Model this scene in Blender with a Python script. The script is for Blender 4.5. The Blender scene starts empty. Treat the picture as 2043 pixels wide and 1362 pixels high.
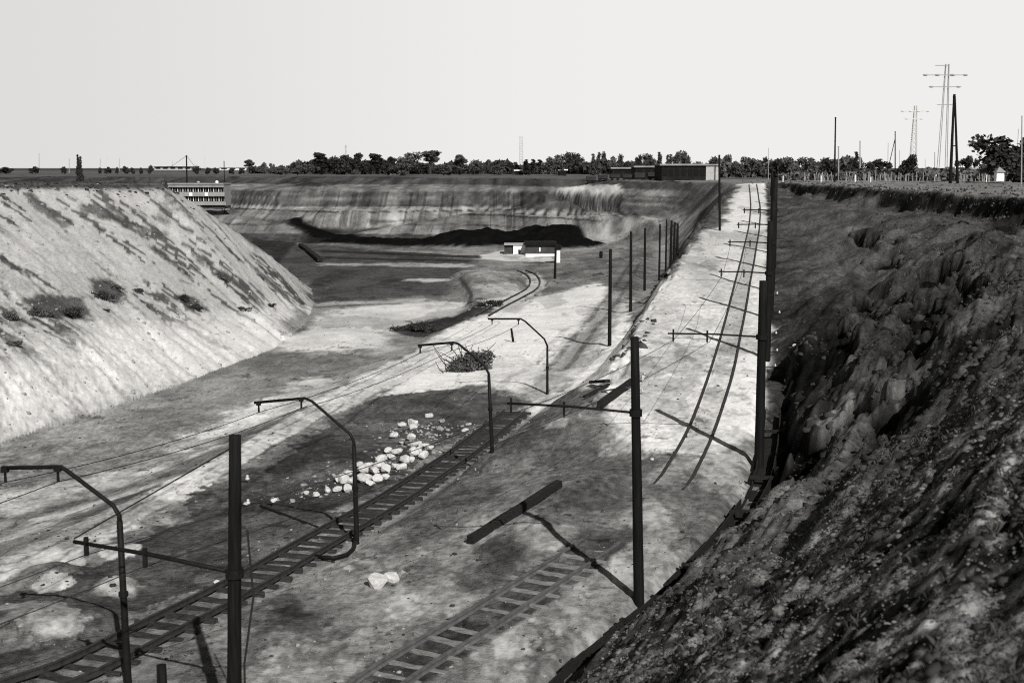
import bpy, bmesh, math, random
import numpy as np
from mathutils import Vector, Matrix, geometry

random.seed(7)
RNG = np.random.RandomState(11)
S = bpy.context.scene
COL = S.collection

# ------------------------------------------------------------------ camera
PITCH = math.atan(349/2600)
cam = bpy.data.objects.new('camera', bpy.data.cameras.new('camera'))
COL.objects.link(cam)
cam.data.sensor_width = 36
cam.data.lens = 2600/2043*36
cam.data.clip_start = 0.3
cam.data.clip_end = 20000
cam.rotation_euler = (math.pi/2-PITCH, 0, 0)
cam.location = (0, 0, 0)
cam.data.dof.use_dof = True
cam.data.dof.focus_distance = 55
cam.data.dof.aperture_fstop = 2.0
S.camera = cam

# ------------------------------------------------------------------ light
SUN_DIR = Vector((0.30, -0.86, 0)).normalized()      # towards the sun, on the ground
SUN_EL = math.radians(36)
to_sun = Vector((SUN_DIR.x*math.cos(SUN_EL), SUN_DIR.y*math.cos(SUN_EL), math.sin(SUN_EL)))
sun = bpy.data.objects.new('sun', bpy.data.lights.new('sun', 'SUN'))
COL.objects.link(sun)
sun.data.energy = 5.0
sun.data.angle = math.radians(0.5)
sun.data.color = (1, .985, .96)
sun.rotation_euler = to_sun.to_track_quat('Z', 'Y').to_euler()

world = bpy.data.worlds.new('World'); S.world = world
world.use_nodes = True
wn = world.node_tree; wn.nodes.clear()
sky = wn.nodes.new('ShaderNodeTexSky'); sky.sky_type = 'NISHITA'; sky.sun_disc = False
sky.sun_elevation = SUN_EL
sky.sun_rotation = math.atan2(to_sun.x, to_sun.y)
sky.air_density = 1.0; sky.dust_density = 2.0; sky.ozone_density = 1.0
bw = wn.nodes.new('ShaderNodeRGBToBW')
# bright hazy band low over the plain, deepening upwards (black-and-white photograph)
tc = wn.nodes.new('ShaderNodeTexCoord'); sx = wn.nodes.new('ShaderNodeSeparateXYZ'); wn.links.new(tc.outputs['Generated'], sx.inputs[0])
band = wn.nodes.new('ShaderNodeMapRange'); band.interpolation_type = 'SMOOTHSTEP'
band.inputs[1].default_value = .15; band.inputs[2].default_value = .30; band.inputs[3].default_value = 1; band.inputs[4].default_value = 0
wn.links.new(sx.outputs[2], band.inputs[0])
azi = wn.nodes.new('ShaderNodeMapRange'); azi.interpolation_type = 'SMOOTHSTEP'
azi.inputs[1].default_value = -.42; azi.inputs[2].default_value = .10; azi.inputs[3].default_value = 7.2; azi.inputs[4].default_value = 8.6
wn.links.new(sx.outputs[0], azi.inputs[0])
dim = wn.nodes.new('ShaderNodeMath'); dim.operation = 'MULTIPLY'; dim.inputs[1].default_value = .38
mixs = wn.nodes.new('ShaderNodeMixRGB')
tint = wn.nodes.new('ShaderNodeMixRGB'); tint.blend_type = 'MULTIPLY'; tint.inputs[0].default_value = 1
tint.inputs[2].default_value = (1, .995, .985, 1)
bg = wn.nodes.new('ShaderNodeBackground'); bg.inputs[1].default_value = 0.10
out = wn.nodes.new('ShaderNodeOutputWorld')
wn.links.new(sky.outputs[0], bw.inputs[0]); wn.links.new(bw.outputs[0], dim.inputs[0])
wn.links.new(band.outputs[0], mixs.inputs[0]); wn.links.new(dim.outputs[0], mixs.inputs[1]); wn.links.new(azi.outputs[0], mixs.inputs[2]); wn.links.new(mixs.outputs[0], tint.inputs[1])
wn.links.new(tint.outputs[0], bg.inputs[0]); wn.links.new(bg.outputs[0], out.inputs[0])

S.view_settings.view_transform = 'Standard'
S.view_settings.look = 'None'
S.view_settings.exposure = 0.0
S.view_settings.gamma = 1
S.render.engine = 'CYCLES'
S.cycles.use_denoising = False
S.cycles.filter_width = 1.1
S.cycles.max_bounces = 4
S.cycles.diffuse_bounces = 2
S.cycles.transparent_max_bounces = 6

# ------------------------------------------------------------------ sight lines of the photograph -> places
CP, SP = math.cos(PITCH), math.sin(PITCH)
def ray(px, py):
    u = 681-py
    return (px-1021.5, 2600*CP+u*SP, u*CP-2600*SP)
def P(px, py, z):
    r = ray(px, py); t = z/r[2]
    return (r[0]*t, r[1]*t, z)
def zr(Y):                       # height of the upper track and its ramp
    return -8.5+.055*(Y-39) if Y > 39 else -8.5-(39-Y)*.035
def zm(Y):                       # height of the middle track
    return -9.3-.05*(Y-29)
def solve(px, py, c, g):          # sight line against the sloping plane z = c+g*Y
    r = ray(px, py); k = r[2]/r[1]; y = c/(k-g)
    return (r[0]/r[1]*y, y, k*y)
def R(px, py):
    p = solve(px, py, -8.5-.055*39, .055)
    return p if p[1] > 39 else solve(px, py, -8.5-.035*39, .035)
def M(px, py): return solve(px, py, -9.3+.05*29, -.05)

# ------------------------------------------------------------------ terrain: breaklines of the pit
toe = [(-16, -10, -9.3), (-5.5, 9, -9.25), R(1080, 1362), R(1160, 1290), R(1275, 1210), R(1400, 1085), R(1480, 990), R(1512, 900),
       R(1530, 720), R(1532, 560), R(1530, 450), R(1528, 400), R(1520, 367)]
crest = [(2, -30, -1.9), (1.8, -1, -1.75), (7.5, 14, -1.85), (16.5, 33, -2), (27, 58, -2), (33.5, 80, -2.05), P(2043, 392, -2), P(1850, 382, -2),
         P(1700, 373, -2), P(1600, 366, -2), P(1540, 361, -2.0)]
scarp = [(p[0]-.5, p[1]+.25, p[2]-(.35 if p[1] < 50 else .8)) for p in crest[1:-1]]
edge = [R(1165, 818), R(1212, 768), R(1250, 700), R(1290, 610), R(1350, 520), R(1400, 440), R(1430, 410), R(1470, 368)]
ebase = [(-3.5, 34, -9.35), (-2, 40, -9.5), (0, 48, -9.9), (2.2, 56, -10.1), (4.3, 64, -10.0), (6.4, 74, -10.1), (8.9, 89, -10.0), (12.2, 112, -10.7), (15.0, 126, -11),
         (17.0, 141, -11.3), (19.5, 163, -11.5), (22, 185, -10.5), (23.4, 201, -8.4)]
rim = [edge[-1], P(1430, 363, -2.4), P(1350, 361, -2.5), P(1250, 360, -2.6), P(1100, 356, -2.5), P(800, 353, -2.5), P(560, 352, -2.5), P(440, 351, -2.5),
       P(250, 351, -2.5), (-130, 300, -2.3), (-100, 200, -1.9), (-66, 140, -1.5), P(330, 366, -1.35)]
w1b = [P(200, 466, -12.3), P(440, 466, -12.3), P(700, 466, -12.3), P(950, 462, -12.2), P(1130, 458, -11.9), P(1220, 456, -11)]
w1t = [P(200, 421, -8.1), P(440, 421, -8.1), P(700, 419, -8.1), P(950, 420, -8.0), P(1130, 427, -7.9), P(1240, 434, -7.9), P(1300, 440, -8.2)]
w2b = [P(200, 410, -8.1), P(440, 410, -8.1), P(560, 415, -8.15), P(950, 415, -8.1), P(1130, 420, -8.0), P(1240, 424, -7.7), P(1322, 430, -7.8)]
w2t = [P(200, 377, -4.8), P(440, 377, -4.8), P(560, 380, -4.8), P(700, 378, -4.6), P(950, 378, -4.6), P(1130, 388, -5.0), P(1240, 404, -6.1), P(1362, 415, -6.3)]
ub = [P(200, 372, -4.6), P(440, 372, -4.5), P(700, 371, -4.3), P(950, 372, -4.3), P(1100, 376, -4.3), P(1240, 392, -5.3)]
mtrack_px = [(117, 1362), (250, 1292), (496, 1167), (608, 1100), (682, 1057), (784, 1000), (847, 956), (909, 916), (956, 880), (1027, 823)]
mtrack = [(-18.5, 6, zm(8)), (-11.9, 17, zm(17))]+[M(*q) for q in mtrack_px]
mtrack2 = [P(1110, 740, -10.9), P(1180, 650, -10.7), P(1240, 570, -10.8), P(1272, 515, -11)]
strip = [(-30, 16, -9.2), P(0, 1118, -9.6), P(250, 1005, -10.0), P(480, 892, -10.35), P(640, 790, -10.9), P(840, 690, -11.2), P(925, 645, -11.4), P(950, 618, -11.5),
         P(950, 590, -11.5), P(936, 558, -11.4), P(925, 540, -11.45)]
strip2 = [(-45, 24, -11.0), P(0, 1078, -10.9), P(250, 968, -11.3), P(455, 878, -11.5), P(620, 782, -11.8), P(800, 690, -12.0), P(893, 646, -12.1), P(925, 612, -12.2),
          P(925, 590, -12.2), P(912, 558, -12.1), P(900, 540, -12.0)]
ltoe = [(-34, 22, -12), P(0, 885, -12), P(350, 772, -12.1), P(540, 700, -12.1), P(612, 645, -12.1), P(628, 605, -12.1), P(622, 577, -12.1), (-30, 152, -12.1), (-52, 178, -12.1), (-80, 225, -12.1)]
lmid = [(-48, 14, -7), P(-150, 740, -8.3), P(0, 700, -8.8), P(200, 660, -9.2), P(350, 632, -9.6), P(520, 622, -10.5), P(600, 610, -11.5)]
lcrest = [(-62, 10, -1.2), (-50, 40, -1.2), (-43, 61, -1.2), P(0, 367, -1.2), P(170, 366, -1.25), P(330, 366, -1.35)]
ridge = [P(330, 366, -1.35), P(420, 425, -3.9), P(520, 495, -7.2), P(600, 560, -11.2), P(622, 577, -12.1)]
upper = [(-9.5, 8, -9.2), (-4, 18, -9.1)]+[R(*q) for q in [(766, 1359), (871, 1295), (957, 1244), (1040, 1190), (1132, 1131), (1240, 1046), (1347, 960), (1373, 915), (1398, 866),
         (1421, 804), (1442, 741), (1459, 670), (1466, 640), (1477, 588), (1487, 543), (1500, 483), (1506, 449), (1508, 418), (1505, 388), (1502, 368)]]
curve = [P(q[0], q[1], q[2]) for q in [(760, 760, -11.1), (840, 704, -11.3), (930, 650, -11.5), (985, 618, -11.6), (1030, 595, -11.7), (1062, 578, -11.75), (1070, 562, -11.8), (1060, 548, -11.85), (1040, 540, -11.9)]]

pts, edg = [], []
def add_line(l, closed=False):
    i0 = len(pts)
    for k, p in enumerate(l):
        pts.append(p)
        if k: edg.append((i0+k-1, i0+k))
for l in (toe, crest, scarp, edge, ebase, rim, w1b, w1t, w2b, w2t, ub, strip, strip2, ltoe, lmid, lcrest, ridge, mtrack2, curve, upper, mtrack):
    add_line(l)
for p in [P(700, 600, -12.1), P(800, 540, -12.1), P(700, 500, -12.1), P(900, 520, -11.9), P(1050, 520, -11.8), P(1130, 525, -11.6), P(1200, 500, -11.4),
          P(800, 600, -12.2), P(450, 800, -12.0), P(100, 940, -11.9), P(1050, 640, -11.1), P(1000, 700, -11.1), P(900, 760, -11.0), P(750, 860, -10.7),
          P(500, 1000, -10.1), P(200, 1150, -9.6), P(1180, 560, -11.3), P(1120, 600, -11.3), P(1000, 480, -12), P(650, 480, -12.2), P(1230, 480, -11.3), P(1160, 470, -11.8)]:
    pts.append(p)
FAR = [(3000, -200, -3), (3000, 3000, -5), (400, 600, -3), (60, 280, -2.6), (0, 420, -2.6), (-200, 500, -2.4), (-3000, 3000, -5), (-3000, -200, -2), (2800, 9000, -12), (-2800, 9000, -12),
       (-9000, 9000, -12), (9000, 9000, -12), (-150, 60, -1.4), (-90, 120, -1.5), (-160, 200, -2), (120, 60, -2.1), (120, 160, -2.2), (60, 0, -2), (45, 220, -2.3), (200, 300, -2.6), (0, -60, -3), (-20, -60, -9), (-60, -60, -9)]
pts += FAR
res = geometry.delaunay_2d_cdt([Vector((p[0], p[1])) for p in pts], edg, [], 0, 1e-4)
V2, F2, ov = res[0], res[2], res[3]
TV = np.zeros((len(V2), 3))
bad = [i for i, o in enumerate(ov) if not o]
for i, v in enumerate(V2):
    TV[i, :2] = v
    if ov[i]: TV[i, 2] = pts[ov[i][0]][2]
if bad:      # crossings of breaklines take the height of their nearest neighbours
    good = np.array([i for i in range(len(V2)) if ov[i]])
    for i in bad:
        d = np.hypot(TV[good, 0]-TV[i, 0], TV[good, 1]-TV[i, 1])
        k = good[np.argsort(d)[:3]]; w = 1/(np.sort(d)[:3]+1e-3)
        TV[i, 2] = (TV[k, 2]*w).sum()/w.sum()
        print('crossing', TV[i])

# ------------------------------------------------------------------ terrain: fine sheet, X = s*Y
sa = np.concatenate([np.linspace(-2.2, -.9, 14)[:-1], np.linspace(-.9, -.425, 50)[:-1], np.linspace(-.425, .425, 960), np.linspace(.425, .9, 60)[1:], np.linspace(.9, 2.2, 14)[1:]])
ya = np.concatenate([np.exp(np.linspace(math.log(2.6), math.log(330), 1120)), np.exp(np.linspace(math.log(330), math.log(8500), 90))[1:]])
NS, NY = len(sa), len(ya)
GX = ya[:, None]*sa[None, :]; GY = np.repeat(ya[:, None], NS, 1)
GZ = np.full((NY, NS), -3.0)
fx, fy = GX.ravel(), GY.ravel(); fz = GZ.ravel()
for f in F2:
    a, b, c = TV[f[0]], TV[f[1]], TV[f[2]]
    det = (b[1]-c[1])*(a[0]-c[0])+(c[0]-b[0])*(a[1]-c[1])
    if abs(det) < 1e-9: continue
    y0, y1 = min(a[1], b[1], c[1]), max(a[1], b[1], c[1])
    j0, j1 = np.searchsorted(ya, y0), np.searchsorted(ya, y1)
    if j1 <= j0: continue
    X = GX[j0:j1]; Y = GY[j0:j1]
    l0 = ((b[1]-c[1])*(X-c[0])+(c[0]-b[0])*(Y-c[1]))/det
    l1 = ((c[1]-a[1])*(X-c[0])+(a[0]-c[0])*(Y-c[1]))/det
    l2 = 1-l0-l1
    m = (l0 >= -1e-6) & (l1 >= -1e-6) & (l2 >= -1e-6)
    Z = l0*a[2]+l1*b[2]+l2*c[2]
    GZ[j0:j1][m] = Z[m]
def blur(A, n):
    for _ in range(n):
        A[1:-1] = .25*A[:-2]+.5*A[1:-1]+.25*A[2:]
        A[:, 1:-1] = .25*A[:, :-2]+.5*A[:, 1:-1]+.25*A[:, 2:]
    return A
blur(GZ, 5)

# ---- value noise on numpy
def _h(i, j, seed):
    n = (i.astype(np.int64)*374761393+j.astype(np.int64)*668265263+seed*1442695041) & 0x7fffffff
    n = ((n ^ (n >> 13))*1274126177) & 0x7fffffff
    return ((n ^ (n >> 16)) & 0xffff)/65535.
def vn(x, y, seed=0):
    i = np.floor(x); j = np.floor(y); u = x-i; v = y-j
    u = u*u*(3-2*u); v = v*v*(3-2*v)
    a = _h(i, j, seed); b = _h(i+1, j, seed); c = _h(i, j+1, seed); d = _h(i+1, j+1, seed)
    return (a+(b-a)*u)*(1-v)+(c+(d-c)*u)*v
def fbm(x, y, o=4, seed=0, g=.5):
    r = 0; a = 1; t = 0
    for k in range(o):
        r = r+a*vn(x, y, seed+k*17); t += a; a *= g
        x, y = x*1.93+y*.35+3.1, y*1.93-x*.35+7.7
    return r/t
def sm(x, a, b):
    t = np.clip((x-a)/(b-a), 0, 1); return t*t*(3-2*t)

def smoothl(l, it):
    for _ in range(it):
        l = [l[0]]+[tuple(a[i]*w+b[i]*(1-w) for i in range(3)) for a, b in zip(l[:-1], l[1:]) for w in (.75, .25)]+[l[-1]]
    return l
def segd(X, Y, l):               # distance to a polyline, and the side (left of travel > 0)
    D = np.full(X.shape, 1e9); Sd = np.zeros(X.shape)
    for p, q in zip(l[:-1], l[1:]):
        ex, ey = q[0]-p[0], q[1]-p[1]; L = ex*ex+ey*ey+1e-9
        t = np.clip(((X-p[0])*ex+(Y-p[1])*ey)/L, 0, 1)
        dx, dy = X-p[0]-t*ex, Y-p[1]-t*ey
        d = np.hypot(dx, dy); m = d < D
        D = np.where(m, d, D); Sd = np.where(m, np.sign(ex*dy-ey*dx), Sd)
    return D, Sd
def inpoly(X, Y, poly):
    n = len(poly); c = np.zeros(X.shape, bool)
    for i in range(n):
        x1, y1 = poly[i][0], poly[i][1]; x2, y2 = poly[i-1][0], poly[i-1][1]
        if y1 == y2: continue
        c ^= ((y1 > Y) != (y2 > Y)) & (X < (x2-x1)*(Y-y1)/(y2-y1)+x1)
    return c
def sdist(X, Y, poly):
    D, _ = segd(X, Y, list(poly)+[poly[0]])
    return np.where(inpoly(X, Y, poly), D, -D)

sub = slice(0, 1175)             # rows up to about 520 m take the fine work
X_, Y_ = GX[sub], GY[sub]
dT, sT = segd(X_, Y_, toe); dC, sC = segd(X_, Y_, crest); dE, sE = segd(X_, Y_, edge)
dLc, sLc = segd(X_, Y_, lcrest); dLt, sLt = segd(X_, Y_, ltoe[:7]); dLm, sLm = segd(X_, Y_, lmid)
bankR = inpoly(X_, Y_, toe+crest[::-1]).astype(float)
bankL = inpoly(X_, Y_, ltoe[:7]+ridge[::-1][1:]+lcrest[::-1][1:])
pitpoly = toe+rim[:-1]+lcrest[::-1]
n1 = fbm(X_*.16, Y_*.16, 4, 3); n2 = fbm(X_*.9, Y_*.9, 4, 9); n3 = fbm(X_*3.1, Y_*3.1, 3, 21)

# ---- relief
dz = np.zeros(X_.shape)
tb = dT/(dT+dC+1e-6)
near = sm(Y_, 60, 20)
# right bank: tufts, clods, slipped steps
rough = bankR*np.clip(np.minimum(dT/1.5, 1), 0, 1)
tr_u = (X_*.42-Y_*.9)                      # across / along the bank
dz += rough*((n1-.5)*(1.0+1.2*sm(Y_, 25, 50))*sm(dC, .5, 6)+(n2-.5)*.42+(n3-.5)*(.10+.1*sm(Y_, 15, 35)))
dz += rough*near*(fbm(X_*9, Y_*9, 3, 77)-.5)*.09
bu, bv = X_*.416+Y_*.909, X_*.909-Y_*.416        # along the near bank, and up it
terr = fbm(bu*.10, bv*1.1, 4, 33, .6); dz += rough*sm(Y_, 75, 45)*((terr-.5)*(.7+.5*sm(Y_, 15, 40)))
gu, gv = -X_*.75-Y_*.66, X_*.66-Y_*.75           # gullies down the far bank
gul = fbm(gv*.8, gu*.10, 4, 37, .6); dz += blur(bankR*sm(Y_, 35, 60)*sm(dT, 1, 5)*(gul-.5)*1.0, 2)
sl = fbm(X_*.20+.05*Y_, Y_*.13, 4, 41, .62)
slm = bankR*sm(dT, 1.5, 5)*sm(dC, 3, 8)*sm(Y_, 30, 40)*sm(Y_, 105, 80)
dz += blur(slm*(-.9*sm(sl, .47, .55)+.9*sm(sl, .57, .64)-.5*sm(sl, .43, .36)), 6)
# dark broken lip under the crest
dz += bankR*sm(dC, .2, .8)*sm(dC, 6, 2.2)*(-.75*sm(n1+.25*n2, .45, .6))*sm(Y_, 25, 60)
# left bank: rills running down the slope
ang = math.atan2(8.3, 29)
ux = X_*math.cos(ang)-Y_*math.sin(ang); uy = X_*math.sin(ang)+Y_*math.cos(ang)   # ux: down the slope, uy: along
rill = fbm(uy*.9+.35*ux, ux*.09, 4, 51, .6)
rill2 = fbm(uy*2.4+.9*ux, ux*.2, 3, 57, .6)
up = bankL*np.where(sLm > 0, 1., 0.)
dz += bankL*sm(dLc, 0, 3)*((rill-.5)*.55+(rill2-.5)*.16+(n2-.5)*.12+(n3-.5)*.05)
dz += bankL*sm(dLt, 0, 2)*(n3-.5)*.12
# pit floors
inpit = inpoly(X_, Y_, pitpoly).astype(float)*(1-bankL)
flat = inpit*(1-bankR)
dz += flat*((n1-.5)*.30*sm(Y_, 25, 60)+(n2-.5)*.10+(n3-.5)*.035)
dz += flat*sm(Y_, 45, 25)*(fbm(X_*8, Y_*8, 3, 61)-.5)*.05
# broken ground beside the track (near mounds) and edge of the ramp
def bump_at(cx, cy, rx, ry, h, rot=0.):
    c, s = math.cos(rot), math.sin(rot)
    a = ((X_-cx)*c+(Y_-cy)*s)/rx; b = (-(X_-cx)*s+(Y_-cy)*c)/ry
    return h*np.exp(-(a*a+b*b)*(.7+.6*n2))
p = P(1150, 1000, -9.2); dz += bump_at(p[0], p[1], 1.6, 2.6, .45, -.4)
p = P(1060, 1085, -9.2); dz += bump_at(p[0], p[1], 1.0, 1.6, .25, -.4)
p = P(60, 1250, -9.3); dz += bump_at(p[0], p[1], 1.6, 1.2, .3, 0)
p = P(110, 1150, -9.5); dz += bump_at(p[0], p[1], .9, .8, .35, 0)
p = P(220, 1165, -9.4); dz += bump_at(p[0], p[1], .6, .6, .25, 0)
p = P(240, 1095, -9.6); dz += bump_at(p[0], p[1], 1.1, .7, .25, 0)
for q, z in (((985, 575), -11.9), ((1000, 560), -11.9), ((960, 560), -11.9)):
    p = P(q[0], q[1], z); dz += bump_at(p[0], p[1], 3, 6, .35, 0)
emb = flat*sm(dE, 5.5, .8)*np.where(sE > 0, 1., 0.)
dz += emb*((fbm(X_*.7, Y_*.5, 4, 71)-.5)*1.5*sm(Y_, 60, 100)+(n2-.5)*.3)
dz += -.30*sm(dE, .5, .1)*flat*sm(n2, .45, .6)*sm(Y_, 40, 46)
# far workings: buttresses and gullies in the terrace faces
d1, _ = segd(X_, Y_, w1t); d2, _ = segd(X_, Y_, w2t)
farm = inpit*sm(Y_, 185, 205)
dz += farm*((fbm(X_*.10, Y_*.10, 3, 81)-.5)*.3+(fbm(X_*.6, Y_*.1, 3, 83)-.5)*.35)
hill = inpit*sm(Y_, 150, 175)*sm(X_, 8, 16)
dz += hill*(fbm(X_*.3, Y_*.3, 4, 87)-.5)*.8
# the black spoil heap on the pit floor
heapline = [P(590, 462, -12), P(700, 485, -12.2), P(850, 492, -12.1), P(960, 492, -12), P(1060, 487, -12), P(1130, 497, -11.8)]
hw = [3.5, 5.5, 6, 8, 9, 6]; hh = [.35, .6, 1.1, 1.8, 1.8, 1.2]
H = np.zeros(X_.shape)
for k in range(len(heapline)-1):
    a, b = heapline[k], heapline[k+1]; ex, ey = b[0]-a[0], b[1]-a[1]; L = ex*ex+ey*ey
    t = np.clip(((X_-a[0])*ex+(Y_-a[1])*ey)/L, 0, 1)
    d = np.hypot(X_-a[0]-t*ex, Y_-a[1]-t*ey); w = hw[k]+(hw[k+1]-hw[k])*t; h = hh[k]+(hh[k+1]-hh[k])*t
    H = np.maximum(H, h*np.clip(1-d/w, 0, 1)**.75*1.25)
H = np.where(H > 0, H*(.35+.7*fbm(X_*.5, Y_*.5, 3, 91)+.65*fbm(X_*.14, Y_*.14, 2, 92)), 0)
p = P(605, 452, -12); H2 = bump_at(p[0], p[1]+10, 5, 4, 1.3)
dz += H+H2
# dark ditch along the foot of the right bank
GZ[sub] += dz
fieldn = (fbm(GX[sub]*.25, GY[sub]*.25, 4, 95)-.5)*.35*(1-inpit)*(1-bankL)*(1-bankR)
GZ[sub] += fieldn

# level the beds of the tracks, which lie on their own courses
def bed(line, wdt, f=None, drop=0):
    D = np.full(X_.shape, 1e9); ZZ = np.zeros(X_.shape)
    for a, b in zip(line[:-1], line[1:]):
        ex, ey = b[0]-a[0], b[1]-a[1]; L = ex*ex+ey*ey+1e-9
        t = np.clip(((X_-a[0])*ex+(Y_-a[1])*ey)/L, 0, 1)
        d = np.hypot(X_-a[0]-t*ex, Y_-a[1]-t*ey); m = d < D
        D = np.where(m, d, D); ZZ = np.where(m, a[2]+(b[2]-a[2])*t, ZZ)
    w = sm(D, wdt*2.2, wdt)
    GZ[sub] = GZ[sub]*(1-w)+(ZZ-drop+(n3-.5)*.05)*w
    return D
dUp = bed(upper, .75); dMt = bed(mtrack, .75, drop=.05); dCv = bed(curve, .8)
def offset(l, d):
    o = []
    for k, p in enumerate(l):
        a, b = l[max(k-1, 0)], l[min(k+1, len(l)-1)]; tx, ty = b[0]-a[0], b[1]-a[1]; n = math.hypot(tx, ty)
        o.append((p[0]+ty/n*d, p[1]-tx/n*d, p[2]))
    return o
dDi = bed(offset(toe[1:9], .38), .34, drop=.24)

def gz(x, y):
    j = np.interp(y, ya, np.arange(NY)); i = np.interp(x/max(y, 1e-3), sa, np.arange(NS))
    j0 = min(int(j), NY-2); i0 = min(int(i), NS-2); v = j-j0; u = i-i0
    return float((GZ[j0, i0]*(1-u)+GZ[j0, i0+1]*u)*(1-v)+(GZ[j0+1, i0]*(1-u)+GZ[j0+1, i0+1]*u)*v)
def G(px, py):                    # where the sight line of that point of the photograph meets the ground
    r = ray(px, py); k = r[2]/r[1]; s = r[0]/r[1]
    i = np.interp(s, sa, np.arange(NS)); i0 = min(int(i), NS-2); u = i-i0
    col = GZ[:, i0]*(1-u)+GZ[:, i0+1]*u
    hit = np.nonzero(col >= k*ya)[0]
    if len(hit) == 0: return (s*900, 900., -3.)
    j = hit[0]
    if j > 0:
        a, b = col[j-1]-k*ya[j-1], col[j]-k*ya[j]
        y = ya[j-1]+(ya[j]-ya[j-1])*(-a/(b-a))
    else: y = ya[0]
    return (s*y, y, k*y)

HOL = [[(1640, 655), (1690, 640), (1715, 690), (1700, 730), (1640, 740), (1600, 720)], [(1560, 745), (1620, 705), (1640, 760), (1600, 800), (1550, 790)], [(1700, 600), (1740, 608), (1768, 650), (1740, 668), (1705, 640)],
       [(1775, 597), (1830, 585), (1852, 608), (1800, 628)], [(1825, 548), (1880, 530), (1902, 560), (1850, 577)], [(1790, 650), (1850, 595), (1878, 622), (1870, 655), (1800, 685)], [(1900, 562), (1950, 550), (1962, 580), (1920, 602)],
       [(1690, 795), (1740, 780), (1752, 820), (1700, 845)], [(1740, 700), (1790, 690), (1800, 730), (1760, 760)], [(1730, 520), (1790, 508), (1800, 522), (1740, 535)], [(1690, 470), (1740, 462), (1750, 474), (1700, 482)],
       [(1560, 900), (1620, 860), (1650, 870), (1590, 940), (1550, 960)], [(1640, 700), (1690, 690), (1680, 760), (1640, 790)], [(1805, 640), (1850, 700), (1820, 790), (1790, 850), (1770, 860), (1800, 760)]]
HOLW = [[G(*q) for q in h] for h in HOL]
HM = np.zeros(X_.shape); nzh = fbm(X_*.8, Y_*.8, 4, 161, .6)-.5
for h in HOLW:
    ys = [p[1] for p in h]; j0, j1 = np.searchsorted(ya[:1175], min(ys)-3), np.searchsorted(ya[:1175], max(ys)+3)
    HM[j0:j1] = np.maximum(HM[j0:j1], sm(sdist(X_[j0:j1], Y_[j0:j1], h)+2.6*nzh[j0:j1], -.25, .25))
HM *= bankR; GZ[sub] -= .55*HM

# ------------------------------------------------------------------ colour of the ground: its soil, with shade put in at banks and edges
A = np.full(X_.shape, .13)
m1 = fbm(X_*.07, Y_*.05, 4, 101); m2 = fbm(X_*.5, Y_*.35, 5, 103, .6); m3 = fbm(X_*2.3, Y_*1.6, 4, 107, .6)
wob = (m2-.5)*2+(m3-.5)
A *= .7+.6*m1
def zone(mask, val): 
    global A
    A = A*(1-mask)+val*mask
pl = 1-np.maximum(np.maximum(inpit, bankL), bankR)
zone(pl*sm(X_, 10, 30)*sm(X_, -1, 20), .20*(.6+.8*m2))
zone(pl*sm(Y_, 230, 260), .11*(.5+1.0*m1))
zone(pl*sm(X_, -10, -20)*sm(Y_, 260, 200), .09*(.4+1.2*m2))
zone(flat, .25*(.45+1.1*m2))
zone(flat*sm(Y_, 185, 195), .17*(.4+1.2*m2))
gul2 = fbm(gv*2.6, gu*.35, 4, 39, .6)
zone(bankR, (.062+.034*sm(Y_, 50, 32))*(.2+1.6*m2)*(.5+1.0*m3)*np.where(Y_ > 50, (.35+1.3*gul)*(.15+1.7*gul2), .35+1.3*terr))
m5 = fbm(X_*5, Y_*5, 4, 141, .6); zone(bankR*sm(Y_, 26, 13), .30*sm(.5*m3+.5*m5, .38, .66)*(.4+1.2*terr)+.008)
r3 = fbm(uy*1.5+.15*ux, ux*.22, 4, 151, .6); r4 = fbm(X_*.11, Y_*.11, 3, 153)
lup = .40*(.9+.2*m2)
zone(bankL, lup)
apron = bankL*sm(-sLm*dLm+wob*1.2, -1.5, 1.5)
zone(apron, .58*(.85+.3*m2)); zone(apron*sm(r3, .64, .68)*sm(r4, .5, .6)*.6, .25)
st = sm(rill*.6+rill2*.4+.16*(m1-.5), .60, .65)
zone(bankL*(1-apron)*st*.7, .10)
zone(bankL*(1-apron)*sm(r3, .59, .615)*sm(r4, .50, .57), .10*(.6+.8*m3))
zone(bankL*sm(dLc, 1.0, .2), .05)

def patch(px, val, soft=.5, amp=1.0, k=1.0, tex=.5, hard=None):
    poly = [G(*q) for q in px]
    xs = [q[0] for q in poly]; ys = [q[1] for q in poly]
    j0 = max(np.searchsorted(ya[:1175], min(ys)-amp*2-soft*2)-1, 0); j1 = min(np.searchsorted(ya[:1175], max(ys)+amp*2+soft*2)+1, 1175)
    if j1 <= j0+1: return
    xx, yy = X_[j0:j1], Y_[j0:j1]
    mm = (xx > min(xs)-amp*2-soft*2) & (xx < max(xs)+amp*2+soft*2)
    if not mm.any(): return
    x, y = xx[mm], yy[mm]
    w = sm(sdist(x, y, poly)+amp*wob[j0:j1][mm], -soft, soft)*k
    v = val*(1-tex+2*tex*m2[j0:j1][mm])*(1-.3*tex+.6*tex*m3[j0:j1][mm])
    sub_ = A[j0:j1]; sub_[mm] = sub_[mm]*(1-w)+v*w
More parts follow.
